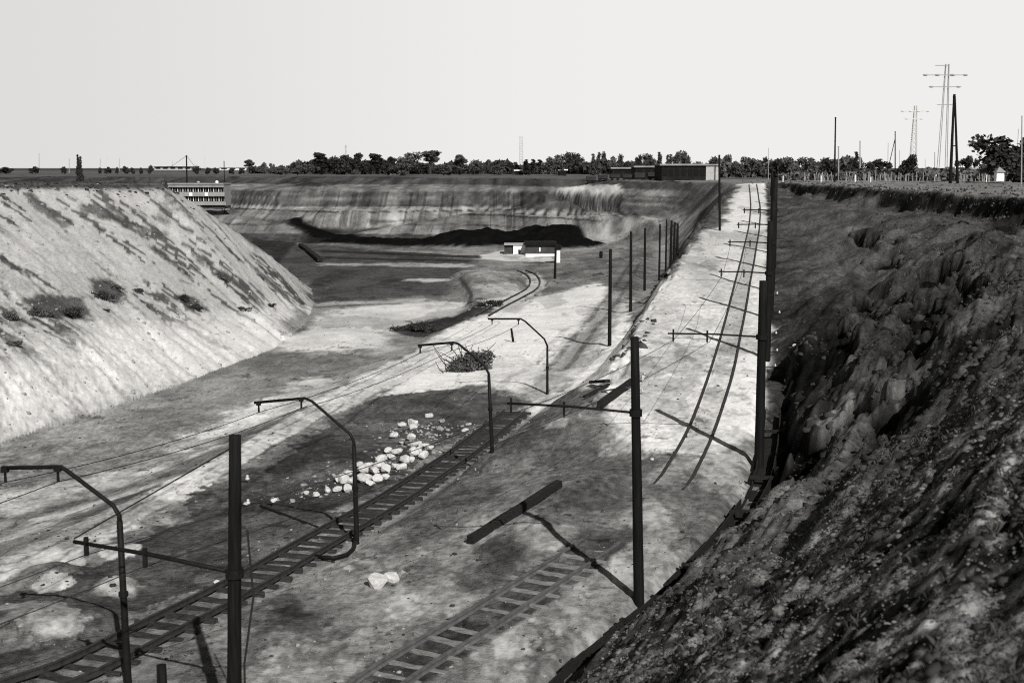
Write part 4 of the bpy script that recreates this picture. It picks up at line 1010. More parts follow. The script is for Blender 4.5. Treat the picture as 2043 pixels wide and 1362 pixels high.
# shrubs and brush near by, leaf by leaf
def shrub(px, py, wpx, hpx, label, name='shrub', m=LEAFD, group=None, n=1400, twigs=0, seed=0, cat='shrub'):
    p = V(G(px, py)); w = wpx*p.y/2600/2; h = hpx*p.y/2600; rnd = random.Random(seed+int(px)); bl = []
    for _ in range(12): th = rnd.uniform(0, 6.28); r = rnd.uniform(0, .8); bl.append((w*r*math.cos(th), w*.6*r*math.sin(th), h*rnd.uniform(.15, .7)*(1-.4*r), w*rnd.uniform(.22, .38), min(1, h/w*.9)))
    t = thing(name, p, label, cat, group); v, f = leaves(bl, n*2, max(w*.045, .035), rnd, hollow=.1); mb = MB(); mb.v = [q+p for q in v]; mb.f = f; mb.build('foliage', m, t)
    if twigs:
        b = MB()
        for _ in range(twigs):
            a = V((rnd.uniform(-w, w)*.7, rnd.uniform(-w, w)*.4, rnd.uniform(0, h*.3))); th = rnd.uniform(0, 6.28); L = w*rnd.uniform(.4, .9)
            b.tube([p+a, p+a+V((math.cos(th)*L*.5, math.sin(th)*L*.3, h*rnd.uniform(.1, .5))), p+a+V((math.cos(th)*L, math.sin(th)*L*.5, h*rnd.uniform(.1, .9)))], [.035, .025, .012], 5)
        b.build('branches', BARK, t)
    return t
shrub(940, 738, 120, 52, 'large heap of cut brush lying on the white ground', 'brush_pile', LEAFG, n=2600, twigs=30, cat='brush')
shrub(905, 742, 60, 30, 'left and flatter end of the brush heap on the white ground', 'brush_pile', LEAFP, n=900, twigs=14, cat='brush')
shrub(850, 662, 110, 26, 'dark row of brush along the edge above the pit floor', 'brush_pile', LEAFD, n=1600, twigs=20, cat='brush')
shrub(795, 660, 50, 14, 'small tail of brush at the left of the dark row', 'brush_pile', LEAFD, n=500, twigs=8, cat='brush')
shrub(980, 612, 60, 18, 'black brush at the bend before the curved track', 'brush_pile', LEAFD, n=900, twigs=8, cat='brush')
for k, (px, py, w, h, s) in enumerate([(75, 630, 66, 38, 'left half of the two wide bushes on the left bank'), (142, 632, 78, 42, 'right half of the two wide bushes on the left bank'), (205, 598, 60, 34, 'bush above and right of the two wide bushes on the left bank'),
        (232, 578, 40, 22, 'small bush highest of those on the left bank'), (368, 602, 30, 34, 'dark ragged bush in the middle foot of the left bank'), (390, 616, 40, 20, 'low bush right against the ragged one on the left bank'), (446, 558, 34, 18, 'faint bush on the upper right part of the left bank'),
        (482, 618, 40, 14, 'flat bush at the seam of the left bank toward its nose'), (540, 612, 34, 14, 'flat bush nearest the nose of the left bank'), (20, 640, 50, 40, 'bush cut by the left edge of the photo on the bank'), (212, 620, 20, 8, 'tiny bush below the second wide pair on the bank'), (275, 582, 40, 12, 'thin scrub right of the highest bush on the bank'), (30, 690, 40, 20, 'lowest scrub at the left edge of the bank')]):
    shrub(px, py, w*1.1, h*.62, s, 'bush', LEAFD if k % 3 else LEAFG, 'bushes on the left bank', n=700, cat='bush')
shrub(1326, 556, 26, 16, 'small dark tangle at the foot of the fourth post left of the ramp', 'bush', LEAFD, None, 500, cat='bush')
shrub(1357, 515, 18, 26, 'leafy clump filling in for a black hollow at the left brink of the ramp', 'bush', LEAFD, None, 400, cat='bush')  # dark leaves added in place of a black hollow

# ------------------------------------------------------------------ buildings and far structures
# two-storey house on the terrace, partly behind the left bank
Yb = 253.
def wx(px): return (px-1021.5)/2600*Yb*1.0045
def wz(py): return atY(1000, py, Yb).z
hb = thing('works_building', (wx(380), Yb, wz(414)), 'long pale two-storey works building half hidden behind the left bank', 'building')
x0, x1 = wx(300), wx(453); zb = wz(411); zt = wz(368.5)
MB().bx(x0, x1, Yb, Yb+6, zb, zt).build('wall', WALLP, hb)
MB().bx(x0-.3, x1+.1, Yb-.9, Yb+6.5, zt, zt+.25).bx(x0-.3, x1+.1, Yb-.7, Yb-.35, wz(373.5), zt).build('roof', ROOFG, hb)
MB().bx(x0-.2, x1+.25, Yb-.75, Yb-.003, wz(391.5), wz(383.2)).build('balcony_front', WALLP, hb)
MB().bx(x0-.2, x1+.55, Yb-1.0, Yb-.004, wz(409), wz(402.5)).build('lower_platform', ROOFG, hb)
MB().bx(x0, x1+.2, Yb-.4, Yb+5, wz(416), wz(411)).build('base', WALLD, hb)  # dark block standing in for the shade beneath the raised building
for row_, (ya_, yb_) in enumerate(((374.2, 382.8), (392.0, 401.6))):
    px = 322.
    while px < 446:
        w_ = 9.2
        if not (394 < px < 399):
            f_ = MB().bx(wx(px), wx(px+w_), Yb-.06, Yb-.01, wz(yb_), wz(ya_)).build('window', GLASSD, hb)
            for q in (0, .5): MB().bx(wx(px+w_*q)-.06, wx(px+w_*q)+.05, Yb-.13, Yb-.062, wz(yb_), wz(ya_)).build('frame', WHITE if q == 0 else ROOFG, f_)
        px += w_+.9
for a_, b_ in ((386.5, 392.5), (417, 423)): MB().bx(wx(a_), wx(b_), Yb-.84, Yb-.76, wz(391), wz(384)).build('white_panel', WHITE, hb)
MB().ball((wx(435), Yb+2, wz(364)), .34, 10, 6).build('roof_tank', WHITE, hb, smooth=True)
MB().ball((wx(398), Yb+2, wz(364)), .26, 10, 6, (1.3, 1, .8)).build('roof_vent', CONC, hb, smooth=True)

def atg(px, py):                 # standing place on the far plain
    p = G(px, py); return V(p)
# long shed at the top right of the pit
Ys_ = 236.
WALLK = plain('black_boards', .014, .9, .5, .8)
def shed(px0, px1, ytop, ybase, Y, depth, label, roofm=ROOFG, wallm=WALLK, ends=True, name='shed', nbay=6, over=.4):
    a = atY(px0, ybase, Y); b = atY(px1, ybase, Y); zt_ = atY(px0, ytop, Y).z; zb_ = min(gz(a.x, Y), gz(b.x, Y))-.3 if Y < 500 else a.z
    t = thing(name, ((a.x+b.x)/2, Y, zb_), label, 'shed'); h = zt_-zb_
    MB().bx(a.x, b.x, Y, Y+depth, zb_, zt_-.3).build('wall', wallm, t)
    MB().bx(a.x-over, b.x+over, Y-over, Y+depth+over, zt_-.3, zt_).build('roof', roofm, t)
    for k in range(nbay):
        x = a.x+(b.x-a.x)*(k+.5)/nbay; w = (b.x-a.x)/nbay*.32
        MB().bx(x-w, x+w, Y-.05, Y-.004, zb_+h*.35, zb_+h*.75).build('window', GLASSD, t)
    return t, a, b, zb_, zt_
t, a, b, zb_, zt_ = shed(1320, 1408, 327, 357, Ys_, 12, 'long dark shed with a thin pale roof at the pit rim', nbay=7)
MB().bx(b.x+.003, b.x+1.5, Ys_-.2, Ys_+11, zb_, zt_-.3).build('pale_end_wall', CONC, t)
MB().bx(b.x+1.72, b.x+2.3, Ys_-.2, Ys_+11, zb_, zt_-.3).build('pale_end_wall', CONC, t)
MB().bx(b.x-.4, b.x+2.6, Ys_-.5, Ys_+12, zt_-.297, zt_-.05).build('end_roof', ROOFG, t)
shed(1268, 1316, 331, 352, 262, 10, 'low shed with pale roof just left of the long dark shed', nbay=3)
shed(1222, 1262, 334, 350, 290, 9, 'small low building behind the wagons', nbay=2)
shed(1028, 1044, 339, 348, 400, 8, 'tiny pale-roofed house at the foot of the pale lattice mast', WHITE, nbay=2)
shed(1112, 1130, 338, 348, 380, 8, 'tiny pale-roofed house in the trees right of the lattice mast', WHITE, nbay=2)
shed(880, 897, 342, 349, 420, 6, 'tiny pale hut among the trees above the middle terrace', WHITE, nbay=1)
shed(770, 790, 343, 349, 420, 6, 'small pale hut below the high-crowned trees on the rim', ROOFG, CONC, nbay=2)
shed(955, 975, 326, 335, 1100, 20, 'hazy distant building on the horizon above the middle terrace', STEELP, STEELP, nbay=1)
shed(308, 382, 332.0, 340, 700, 14, 'long low farm building on the left horizon with a dark roof', WALLD, CONC, nbay=5, over=.8)
shed(438, 492, 334.0, 340, 900, 14, 'faint pale farm building on the left horizon', STEELG, STEELP, nbay=3)
shed(1907, 1921, 333, 352, 260, 5, 'white house wall right of the split pole', WHITE, WHITE, nbay=1)
shed(1936, 1962, 334, 352, 250, 6, 'pale low house left of the largest tree', CONC, CONC, nbay=2)
t = thing('hut', V(atY(1996, 352, 158)), 'small white hut with a pointed roof below the largest tree', 'hut'); o_ = V(t['_o'])
MB().bx(o_.x-.45, o_.x+.45, 158, 158.9, o_.z-.6, o_.z+.5).build('wall', WHITE, t)
rf = MB(); rf.v = [o_+V(q) for q in ((-.6, -.2, .5), (.6, -.2, .5), (.6, 1.1, .5), (-.6, 1.1, .5), (0, .45, 1.15))]; rf.f = [[0, 1, 4], [1, 2, 4], [2, 3, 4], [3, 0, 4], [3, 2, 1, 0]]; rf.build('roof', ROOFG, t)

# wagons in front of the rim
wl = [(1168, 1190), (1192, 1214), (1216, 1238), (1240, 1262), (1264, 1288), (1290, 1317)]
for k, (a_, b_) in enumerate(wl):
    Y = 252.+k*.0; A_ = atY(a_, 355, Y); B_ = atY(b_, 355, Y); g_ = gz((A_.x+B_.x)/2, Y); o_ = V(((A_.x+B_.x)/2, Y, g_)); L = (B_.x-A_.x)/2-.08
    t = thing('mine_wagon', o_, '%s wagon from the left in the dark train at the pit rim' % ORD[k], 'wagon', 'wagons standing at the pit rim')
    b = MB(); z0 = g_+.55; z1 = g_+1.25+.25*(k > 3)
    i = len(b.v); b.v += [V((o_.x-L*.85, Y-.5, z0)), V((o_.x+L*.85, Y-.5, z0)), V((o_.x+L*.85, Y+.6, z0)), V((o_.x-L*.85, Y+.6, z0)), V((o_.x-L, Y-.8, z1)), V((o_.x+L, Y-.8, z1)), V((o_.x+L, Y+.9, z1)), V((o_.x-L, Y+.9, z1))]
    b.f += [[0, 1, 5, 4], [1, 2, 6, 5], [2, 3, 7, 6], [3, 0, 4, 7], [3, 2, 1, 0], [4, 5, 6, 7]]; b.build('tub', WALLD, t)
    MB().bx(o_.x-L, o_.x+L, Y-.35, Y+.45, z0-.15, z0-.003).build('chassis', IRON, t)
    for x in (-.55, .55):
        w_ = MB(); w_.tube([(o_.x+x*L, Y-.42, g_+.25), (o_.x+x*L, Y+.52, g_+.25)], .24, 12); w_.build('wheel', IRON, t)

# hut and pillar before the black heap
p = V(G(1020, 507)); t = thing('hut', p, 'small white hut with a dark doorway in front of the black heap', 'hut'); u_ = p.y/2600
MB().bx(p.x+4*u_, p.x+28*u_, p.y, p.y+3, p.z-.2, p.z+18*u_).build('wall', WHITE, t)
MB().bx(p.x-14*u_, p.x+3.9*u_, p.y+.3, p.y+2.6, p.z-.2, p.z+19*u_).build('lean_to', WALLD, t)
MB().bx(p.x-14*u_, p.x+29*u_, p.y-.2, p.y+3.2, p.z+18.3*u_, p.z+20*u_).build('roof', CONC, t)
MB().bx(p.x+14*u_, p.x+18*u_, p.y-.05, p.y-.004, p.z-.2, p.z+9*u_).build('door', WALLD, t)
p = V(G(1075, 510)); t = thing('loading_stage', p, 'black loading stage between the white hut and the pale pillar', 'stage')
MB().bx(p.x-26*u_, p.x+32*u_, p.y+1, p.y+5, p.z, p.z+20*u_).build('body', WALLD, t)
MB().bx(p.x-28*u_, p.x+36*u_, p.y+.6, p.y+5.4, p.z+20.03*u_, p.z+25*u_).build('deck', TAR, t)
MB().bx(p.x+1*u_, p.x+3.5*u_, p.y+.9, p.y+.996, p.z+7*u_, p.z+15*u_).build('white_panel', WHITE, t)
MB().bx(p.x-26*u_, p.x+34*u_, p.y-.9, p.y+.4, p.z-.3, p.z+3.5*u_).build('footing', WHITE, t)
p = V(G(1113, 524)); t = thing('pillar', p, 'pale square pillar with a black cap before the black heap', 'pillar'); u_ = p.y/2600
MB().bx(p.x-4.5*u_, p.x+4.5*u_, p.y, p.y+.7, p.z-.2, p.z+26*u_).build('shaft', WHITE, t)
MB().bx(p.x-6.5*u_, p.x+6.5*u_, p.y-.15, p.y+.85, p.z+26.03*u_, p.z+36*u_).build('cap', TAR, t)
p = V(G(1199, 515)); t = thing('barrel', p, 'upright dark barrel on the slope left of the posts', 'barrel'); u_ = p.y/2600
MB().tube([p, p+V((0, 0, 7*u_)), p+V((0, 0, 14*u_))], [3*u_, 3.5*u_, 3*u_], 12).build('body', TAR, t); MB().tube([p+V((0, 0, 6*u_)), p+V((0, 0, 7.5*u_))], 3.7*u_, 12).build('hoop', IRON, t)

# poles on the plains
def pole(px, yb, yt, wpx, Y, label, m=TAR, dx=0, name='pole', group=None, cross=None):
    b = atY(px, yb, Y); g_ = gz(b.x, Y) if Y < 470 else b.z; b.z = min(b.z, g_)-.2; tp_ = atY(px+dx, yt, Y)
    r = wpx*Y/2600/2; t = thing(name, b, label, 'pole', group); MB().tube([b, tp_], [r*1.15, r*.85], 8).build('shaft', m, t)
    MB().tube([tp_+V((0, 0, -r*.5)), tp_+V((0, 0, r*.6))], r*1.15, 8).build('cap', IRON if m is TAR else m, t)
    if cross: MB().bar(tp_+V((-cross, 0, -.5)), tp_+V((cross, 0, -.5)), r*.8).build('crossarm', m, t)
    return t, tp_
pole(1665, 362, 235, 3.2, 163, 'tallest single dark pole at the crest of the right bank', dx=2)
pole(1673, 356, 293, 2.6, 260, 'slim grey pole just right of the tall single pole', STEELG)
pole(1716, 354, 282, 2.4, 250, 'straight grey pole beside the slim upright tree', STEELG)
t, tp_ = pole(1786, 358, 263, 2.2, 240, 'braced pole with a slanting strut left of the smaller pylon')
MB().tube([atY(1770, 345, 240), tp_-V((0, 0, 1.4))], .07, 6).build('strut', TAR, t); MB().tube([atY(1771, 352, 240), atY(1772, 285, 240)], .05, 6).build('second_shaft', STEELG, t)
pole(1795, 352, 300, 1.0, 300, 'thin pale pole right of the braced pole', STEELG)
pole(1865, 352, 304, 1.6, 300, 'thin dark pole left of the larger pylon', STEELG)
pole(1846, 352, 318, .9, 300, 'short pale rod between the two pylons', STEELG)
pole(1533, 350, 296, 1.2, 230, 'thin rod rising behind the masts at the ramp top', STEELG)
pole(2039, 345, 232, 2.4, 150, 'tall thin pole at the right edge above the conical tree', STEELG)
pole(2027, 345, 258, 1.2, 170, 'leaning faint pole beside the conical tree', STEELG, dx=5)
pole(78, 342, 307, 1.2, 500, 'thin pole leftmost on the left horizon', STEELG)
pole(138, 344, 317, 1.2, 480, 'short thin pole left of the black column-shaped pair', STEELG)
pole(200, 342, 317, 1.0, 500, 'short thin pole right of the black column-shaped pair', STEELG)
pole(214, 340, 304, 1.2, 800, 'faint pale pole on the left horizon', STEELP, cross=3)
pole(238, 340, 317, 1.0, 600, 'thin faint rod among the small bushes of the left plain', STEELG)
pole(344, 336, 321, .8, 800, 'tiny faint rod above the low farm building', STEELG)
pole(409, 336, 294, 1.4, 800, 'tallest faint pole above the works building', STEELP)
pole(470, 338, 322, .8, 800, 'tiny faint rod left of the high-crowned horizon tree', STEELP)
pole(690, 320, 290, 1.8, 460, 'small mast rising out of the black tree mass', STEELG, cross=.5)
t, tp_ = pole(372, 366, 311, 3.2, 262, 'dark pole with sagging wires behind the works building')
for q in ((320, 335), (398, 332)):
    e = atY(q[0], q[1], 330); MB().tube([tp_, tp_.lerp(e, .5)-V((0, 0, .8)), e], .04, 4).build('wire', WIRE, t)
pole(447, 372, 322, 2.0, 264, 'thin dark pole at the right end of the works building')
# split pole
bA = atY(1896, 364, 157); bB = atY(1911, 364, 157); tp_ = atY(1903.5, 190, 157); ga = gz(bA.x, 157.)-.2
t = thing('split_pole', ((bA.x+bB.x)/2, 157, ga), 'tall A-shaped split pole of dark wood in front of the garden plots', 'pole'); bA.z = bB.z = ga
MB().tube([bA, tp_], [.20, .12], 10).build('leg', TAR, t); MB().tube([bB, tp_+V((.1, 0, -.1))], [.17, .11], 10).build('leg', TAR, t)
MB().bar(bA.lerp(tp_, .44), bB.lerp(tp_, .44), .12).build('crossbar', TAR, t)
MB().tube([tp_-V((0, 0, .3)), tp_+V((.05, 0, .1))], .16, 8).build('cap', TAR, t)
# pylons: distance haze put into their pale steel colours
def pylon(cx, yb, yt, Y, wb, wt, arms, label, m, rad, lattice=0):
    b = atY(cx, yb, Y); t = thing('pylon', b, label, 'pylon'); u = Y/2600
    tops = []
    for s, e in ((-1, 1), (1, 1)):
        for yy in (0, wb*.8*u):
            MB().tube([b+V((s*wb*u/2, yy, -2)), V((b.x+s*wt*u/2, Y+yy*.3, atY(cx, yt, Y).z))], rad, 6).build('leg', m, t)
    zt_ = atY(cx, yt, Y).z
    if lattice:
        lb = MB(); n = lattice
        for k in range(n):
            f0, f1 = k/n, (k+1)/n; w0, w1 = (wb+(wt-wb)*f0)*u/2, (wb+(wt-wb)*f1)*u/2; z0_, z1_ = b.z+(zt_-b.z)*f0, b.z+(zt_-b.z)*f1
            lb.tube([(b.x-w0, Y, z0_), (b.x+w1, Y, z1_)], rad*.7, 4).tube([(b.x+w0, Y, z0_), (b.x-w1, Y, z1_)], rad*.7, 4)
        lb.build('lattice', m, t)
    for (y, xl, xr, ins_) in arms:
        A_ = atY(xl, y, Y); B_ = atY(xr, y, Y); MB().bar(A_, B_, rad*1.6, rad*1.8).build('crossarm', m, t)
        for px, r in ins_:
            c = atY(px, y, Y); MB().ball(c, r*u, 10, 6, (1.6, 1, .6)).build('insulator', STEELG if Y < 700 else m, t)
    return t
pylon(1881, 350, 128, 520, 17, 6, [(131, 1866, 1894, ()), (150, 1843, 1930, ((1846, 3.2), (1870, 3.4), (1900, 3.6), (1926, 3.2))), (173.5, 1854, 1918, ((1858, 3), (1912, 3))), (209, 1870, 1900, ())],
      'larger pale pylon with discs on two crossarms, right of the smaller one', STEELG, .16, 0)
pylon(1822, 350, 211, 820, 14, 4, [(222, 1798, 1854, ((1801, 2.4), (1816, 2.4), (1832, 2.4), (1851, 2.4))), (237.5, 1805, 1842, ((1809, 2.2), (1838, 2.2)))], 'smaller hazy pylon left of the larger one', STEELP, .3, 16)
pylon(1040, 348, 272, 620, 7, 5, [(280, 1036, 1044, ())], 'pale slender lattice mast rising above the treeline', STEELP, .22, 14)

# fence stakes and garden plots on the right plain
fm = MB().bx(-.05, .05, -.05, .05, -.3, 1.0).mesh('stake', WHITE)
for k, (px, h) in enumerate([(1706, 14), (1867, 14), (1638, 12), (1968, 14), (1737, 10), (1562, 12)]):
    p = V(G(px, 363)); o = MB().tube([p+V((0, 0, -.3)), p+V((0, 0, h*p.y/2600))], .07, 6).build('fence_post', WHITE, None, org=p); tag(o, '%s pale fence post on the right plain counted from the ramp' % ORD[[2, 4, 1, 5, 3, 0][k]], 'fence post', 'pale fence posts on the right plain')

# ------------------------------------------------------------------ what nobody could count
def scatter(name, m, label, cat, pos, size, kindf, seed, flat=.7):
    rs = np.random.RandomState(seed); n = len(pos)
    t = (1+5**.5)/2; iv = np.array([(-1, t, 0), (1, t, 0), (-1, -t, 0), (1, -t, 0), (0, -1, t), (0, 1, t), (0, -1, -t), (0, 1, -t), (t, 0, -1), (t, 0, 1), (-t, 0, -1), (-t, 0, 1)])/1.9
    fc = np.array([(0, 11, 5), (0, 5, 1), (0, 1, 7), (0, 7, 10), (0, 10, 11), (1, 5, 9), (5, 11, 4), (11, 10, 2), (10, 7, 6), (7, 1, 8), (3, 9, 4), (3, 4, 2), (3, 2, 6), (3, 6, 8), (3, 8, 9), (4, 9, 5), (2, 4, 11), (6, 2, 10), (8, 6, 7), (9, 8, 1)])
    v = iv[None]*(1+rs.uniform(-.5, .45, (n, 12, 1))); v = v*rs.uniform(.6, 1.3, (n, 1, 3)); v[:, :, 2] *= flat
    th = rs.uniform(0, 6.28, n); c, s_ = np.cos(th)[:, None], np.sin(th)[:, None]
    x = v[:, :, 0]*c-v[:, :, 1]*s_; y = v[:, :, 0]*s_+v[:, :, 1]*c
    v = np.stack([x, y, v[:, :, 2]], -1)*size[:, None, None]+pos[:, None, :]
    f = (fc[None]+(np.arange(n)*12)[:, None, None]).reshape(-1, 3)
    me_ = bpy.data.meshes.new(name); me_.vertices.add(n*12); me_.vertices.foreach_set('co', v.astype(np.float32).ravel())
    me_.loops.add(len(f)*3); me_.loops.foreach_set('vertex_index', f.astype(np.int32).ravel()); me_.polygons.add(len(f))
    me_.polygons.foreach_set('loop_start', (np.arange(len(f))*3).astype(np.int32)); me_.polygons.foreach_set('loop_total', np.full(len(f), 3, np.int32))
    me_.update(calc_edges=True); me_.materials.append(m); o = bpy.data.objects.new(name, me_); COL.objects.link(o); tag(o, label, cat, None, 'stuff'); return o
def gza(x, y):
    j = np.interp(y, ya, np.arange(NY)); i = np.interp(x/y, sa, np.arange(NS)); j0 = np.minimum(j.astype(int), NY-2); i0 = np.minimum(i.astype(int), NS-2); v = j-j0; u = i-i0
    return (GZ[j0, i0]*(1-u)+GZ[j0, i0+1]*u)*(1-v)+(GZ[j0+1, i0]*(1-u)+GZ[j0+1, i0+1]*u)*v
def spots(n, seed, s0, s1, y0, y1, zone_):
    rs = np.random.RandomState(seed); s_ = rs.uniform(s0, s1, n*3); y = np.exp(rs.uniform(math.log(y0), math.log(y1), n*3)); x = s_*y
    j = np.clip(np.interp(y, ya, np.arange(NY)).astype(int), 0, 1174); i = np.clip(np.interp(s_, sa, np.arange(NS)).astype(int), 0, NS-1)
    k = rs.uniform(0, 1, n*3) < zone_[j, i]; x, y = x[k][:n], y[k][:n]; return np.stack([x, y, gza(x, y)], -1), rs
z_ = bankR*sm(dT, .3, 1.2)*(.12+.88*sm(n2, .42, .62))
pos, rs = spots(16000, 1, -.3, .45, 5, 60, z_); sz = .022+.11*rs.uniform(0, 1, len(pos))**6; sz = sz*np.clip(pos[:, 1]/25, .55, 1.6)
scatter('soil_clods', CLODM, 'small dark clods of soil strewn over the right bank', 'soil clods', pos, sz, 0, 2)
pos, rs = spots(26000, 41, -.12, .46, 4.5, 24, bankR*sm(dT, .3, 1)*(.25+.75*sm(m3, .4, .6))); sz = .007+.022*rs.uniform(0, 1, len(pos))**2.5
scatter('soil_crumbs', plain('crumb', .11, .95, .85, 2.2, bump=.3), 'fine crumbs of soil and litter over the nearest part of the right bank', 'soil crumbs', pos, sz*np.clip(pos[:, 1]/9, .8, 2), 0, 42, .6)
pos, rs = spots(1400, 3, .19, .40, 38, 110, slm*sm(sl, .60, .42)*sm(n1, .40, .55)); sz = .05+.26*rs.uniform(0, 1, len(pos))**4; pos[:, 2] -= sz*.3
scatter('soil_lumps', plain('black_lump', .016, .95, .5, 2, bump=.5), 'black slumped lumps of soil in the hollows of the right bank', 'soil lumps', pos, sz, 0, 4)
pos, rs = spots(1500, 5, -.42, .26, 18, 110, flat*sm(m2, .5, .68)); sz = .012+.045*rs.uniform(0, 1, len(pos))**5
scatter('pebbles', ROCKG, 'pale pebbles scattered over the pit ground', 'pebbles', pos, sz, 0, 6)
pos, rs = spots(3600, 7, -.42, .26, 18, 110, flat*sm(m2, .35, .3)+flat*.1); sz = .018+.05*rs.uniform(0, 1, len(pos))**4
scatter('dark_gravel', CLODM, 'dark gravel and crumbs of soil over the pit ground', 'gravel', pos, sz, 0, 8)
pos, rs = spots(700, 9, -.42, -.15, 55, 110, bankL); sz = .04+.14*rs.uniform(0, 1, len(pos))**4
scatter('bank_stones', ROCKG, 'grey stones and crumbs on the pale left bank', 'stones', pos, sz, 0, 10)
ez = flat*sm(dE, 1.1, .1)*sm(Y_, 43, 46)*sm(Y_, 84, 76)*sm(n1, .38, .5)
pos, rs = spots(900, 21, -.05, .25, 43, 84, ez); sz = .05+.22*rs.uniform(0, 1, len(pos))**2
scatter('edge_rubble', plain('edge_clod', .05, .95, .8, 1.2, bump=.6), 'dark broken rubble along the left brink of the ramp', 'rubble', pos, sz, 0, 22)
pos, rs = spots(380, 23, .02, .12, 120, 235, inpit*sm(n1, .45, .55)*(H < .05)); sz = .08+.7*rs.uniform(0, 1, len(pos))**4; pos[:, 2] -= sz*.25
scatter('slope_rubble', plain('slope_rock', .12, .95, .7, .3, bump=.6), 'grey broken blocks on the slope left of the bare posts', 'rubble', pos, sz, 0, 24, .5)
pos, rs = spots(260, 25, -.05, .02, 105, 150, flat*sm(n2, .5, .6)); sz = .06+.22*rs.uniform(0, 1, len(pos))**3
scatter('crust_blocks', plain('crust', .16, .95, .8, .5, bump=.6), 'broken crusts of soil beside the short curved track', 'rubble', pos, sz, 0, 26, .4)
pc = [G(q[0], q[1]) for q in ((600, 990), (700, 960), (780, 930), (850, 900), (870, 860), (820, 850), (900, 870))]
rs = np.random.RandomState(31); k = rs.randint(0, 6, 420); w = rs.uniform(0, 1, 420)[:, None]; pa = np.array(pc)[k]*(1-w)+np.array(pc)[k+1]*w; pa[:, 0] += rs.normal(0, .8, 420); pa[:, 1] += rs.normal(0, 1.1, 420); pa[:, 2] = gza(pa[:, 0], pa[:, 1])
scatter('stone_chips', ROCKG, 'small chips and fragments strewn among the heaped pale boulders', 'stone chips', pa, .02+.09*rs.uniform(0, 1, 420)**3, 0, 32)
# dry grass and weeds: tufts of blades
def tufts(name, m, label, pos, hgt, blades, seed, wid=.012, cat='grass'):
    rs = np.random.RandomState(seed); n = len(pos)*blades; p = np.repeat(pos, blades, 0); h = np.repeat(hgt, blades)*rs.uniform(.4, 1.2, n)
    a = rs.uniform(0, 6.28, n); lean = rs.uniform(.1, .75, n)*h; w = wid*rs.uniform(.6, 1.5, n)*np.clip(p[:, 1]/14, .8, 6)
    o = p+np.stack([rs.normal(0, .25, n)*h, rs.normal(0, .25, n)*h, -.02*np.ones(n)], -1); d = np.stack([np.cos(a), np.sin(a), 0*a], -1); e = np.stack([-np.sin(a), np.cos(a), 0*a], -1)
    v = np.stack([o-e*w[:, None], o+e*w[:, None], o+d*(lean*.4)[:, None]+e*(w*.8)[:, None]+np.array([0, 0, 1])*(h*.65)[:, None], o+d*lean[:, None]+np.array([0, 0, 1])*(h*.9)[:, None]], 1).reshape(-1, 3)
    me_ = bpy.data.meshes.new(name); me_.vertices.add(n*4); me_.vertices.foreach_set('co', v.astype(np.float32).ravel()); me_.loops.add(n*4); me_.loops.foreach_set('vertex_index', np.arange(n*4).astype(np.int32))
    me_.polygons.add(n); me_.polygons.foreach_set('loop_start', (np.arange(n)*4).astype(np.int32)); me_.polygons.foreach_set('loop_total', np.full(n, 4, np.int32)); me_.update(calc_edges=True)
    me_.materials.append(m); o_ = bpy.data.objects.new(name, me_); COL.objects.link(o_); tag(o_, label, cat, None, 'stuff')
pos, rs = spots(4200, 11, -.1, .46, 4.2, 34, bankR*sm(dT, 1.5, 4)*(.08+sm(n2, .45, .6))); tufts('dry_grass', GRASSM, 'dry grass and weeds on the near part of the right bank', pos, .025+.13*rs.uniform(0, 1, len(pos))**5, 18, 12, .0014)
pos, rs = spots(3600, 13, .2, .46, 30, 150, bankR*sm(dT, 4, 10)*(.1+sm(n2, .5, .65))); tufts('far_grass', plain('dark_grass', .075, .9, .6, 1, bump=0), 'short dark grass on the upper part of the right bank', pos, .06+.16*rs.uniform(0, 1, len(pos))**2, 8, 14, .006)
pos, rs = spots(3000, 15, .17, .46, 60, 240, np.maximum(sm(dC, 3.5, .5), pl*.15)*sm(X_, 20, 30)); tufts('crest_grass', plain('crest_grass_m', .06, .9, .6, 1, bump=0), 'dark grass fringe along the crest of the right bank', pos, .06+.2*rs.uniform(0, 1, len(pos))**2, 7, 16, .008)
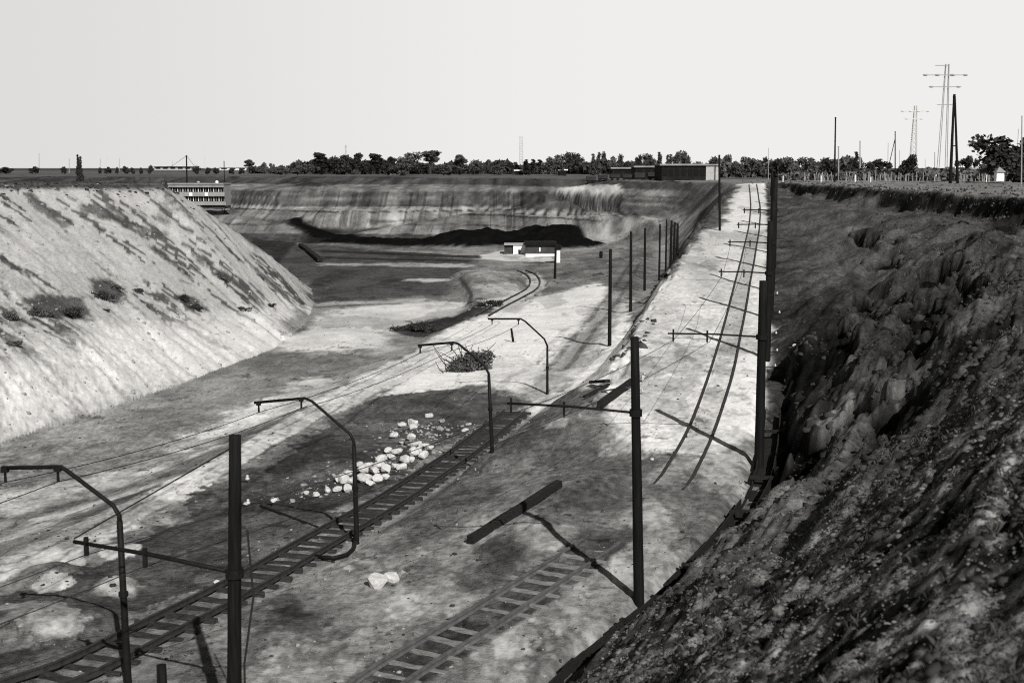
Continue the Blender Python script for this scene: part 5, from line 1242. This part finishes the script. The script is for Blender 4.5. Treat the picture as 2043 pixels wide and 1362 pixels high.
pos, rs = spots(2200, 17, -.45, -.24, 80, 300, np.maximum(sm(dLc, 2.5, .3), pl*.25)*sm(Y_, 70, 85)); tufts('field_grass', plain('field_grass_m', .045, .9, .6, 1, bump=0), 'dark weeds along the crest and on the field of the left bank', pos, .05+.15*rs.uniform(0, 1, len(pos))**2, 7, 18, .02)
# undergrowth of the treeline and the garden plots
def hedge(name, m, label, cat, px0, px1, ybase, hmin, hmax, Y0, Y1, n, seed, size):
    rnd = random.Random(seed); bl = []; px = px0
    while px < px1:
        Y = rnd.uniform(Y0, Y1); b = atY(px, ybase, Y); z = min(gz(b.x, Y), b.z) if Y < 470 else b.z
        nn = vn(np.array([px*.03]), np.array([seed*1.]), 3)[0]; h = (hmin+(hmax-hmin)*nn*rnd.uniform(.6, 1.2))*Y/2600+max(0, b.z-z)
        bl.append((b.x, Y, z+h*.45, h*.55, 1.)); px += rnd.uniform(2, 5)
    v, f = leaves(bl, n, size, rnd, hollow=.2); mb = MB(); mb.v, mb.f = v, f; o = mb.build(name, m, None); tag(o, label, cat, None, 'stuff')
hedge('undergrowth', LEAFD, 'dark undergrowth filling the foot of the distant treeline', 'undergrowth', 590, 1330, 350, 14, 30, 440, 465, 26000, 3, .9)
hedge('undergrowth', LEAFG, 'thin scrub along the horizon left of the treeline', 'undergrowth', 500, 640, 344, 6, 14, 455, 465, 3000, 9, .7)
hedge('thicket', LEAFG, 'grey-green thicket behind the top of the ramp', 'thicket', 1380, 1700, 358, 22, 46, 300, 330, 16000, 4, .6)
hedge('garden_plots', LEAFP, 'crowded garden plots and vines at the edge of the right plain', 'garden plots', 1560, 2070, 362, 10, 24, 190, 215, 14000, 5, .32)
hedge('garden_plots', LEAFD, 'darker rows of plants behind the crowded garden plots', 'garden plots', 1690, 2070, 360, 14, 26, 225, 240, 8000, 6, .4)
b = MB(); rnd = random.Random(5)
for k in range(260):
    px = rnd.uniform(1600, 2043); Y = rnd.uniform(175, 215); p = atY(px, 362, Y); z = gz(p.x, Y); b.bar((p.x, Y, z-.2), (p.x+rnd.uniform(-.1, .1), Y, z+rnd.uniform(.3, 1.3)), .06)
tag(b.build('vine_stakes', WALLP), 'pale stakes standing in the garden plots of the right plain', 'stakes', None, 'stuff')
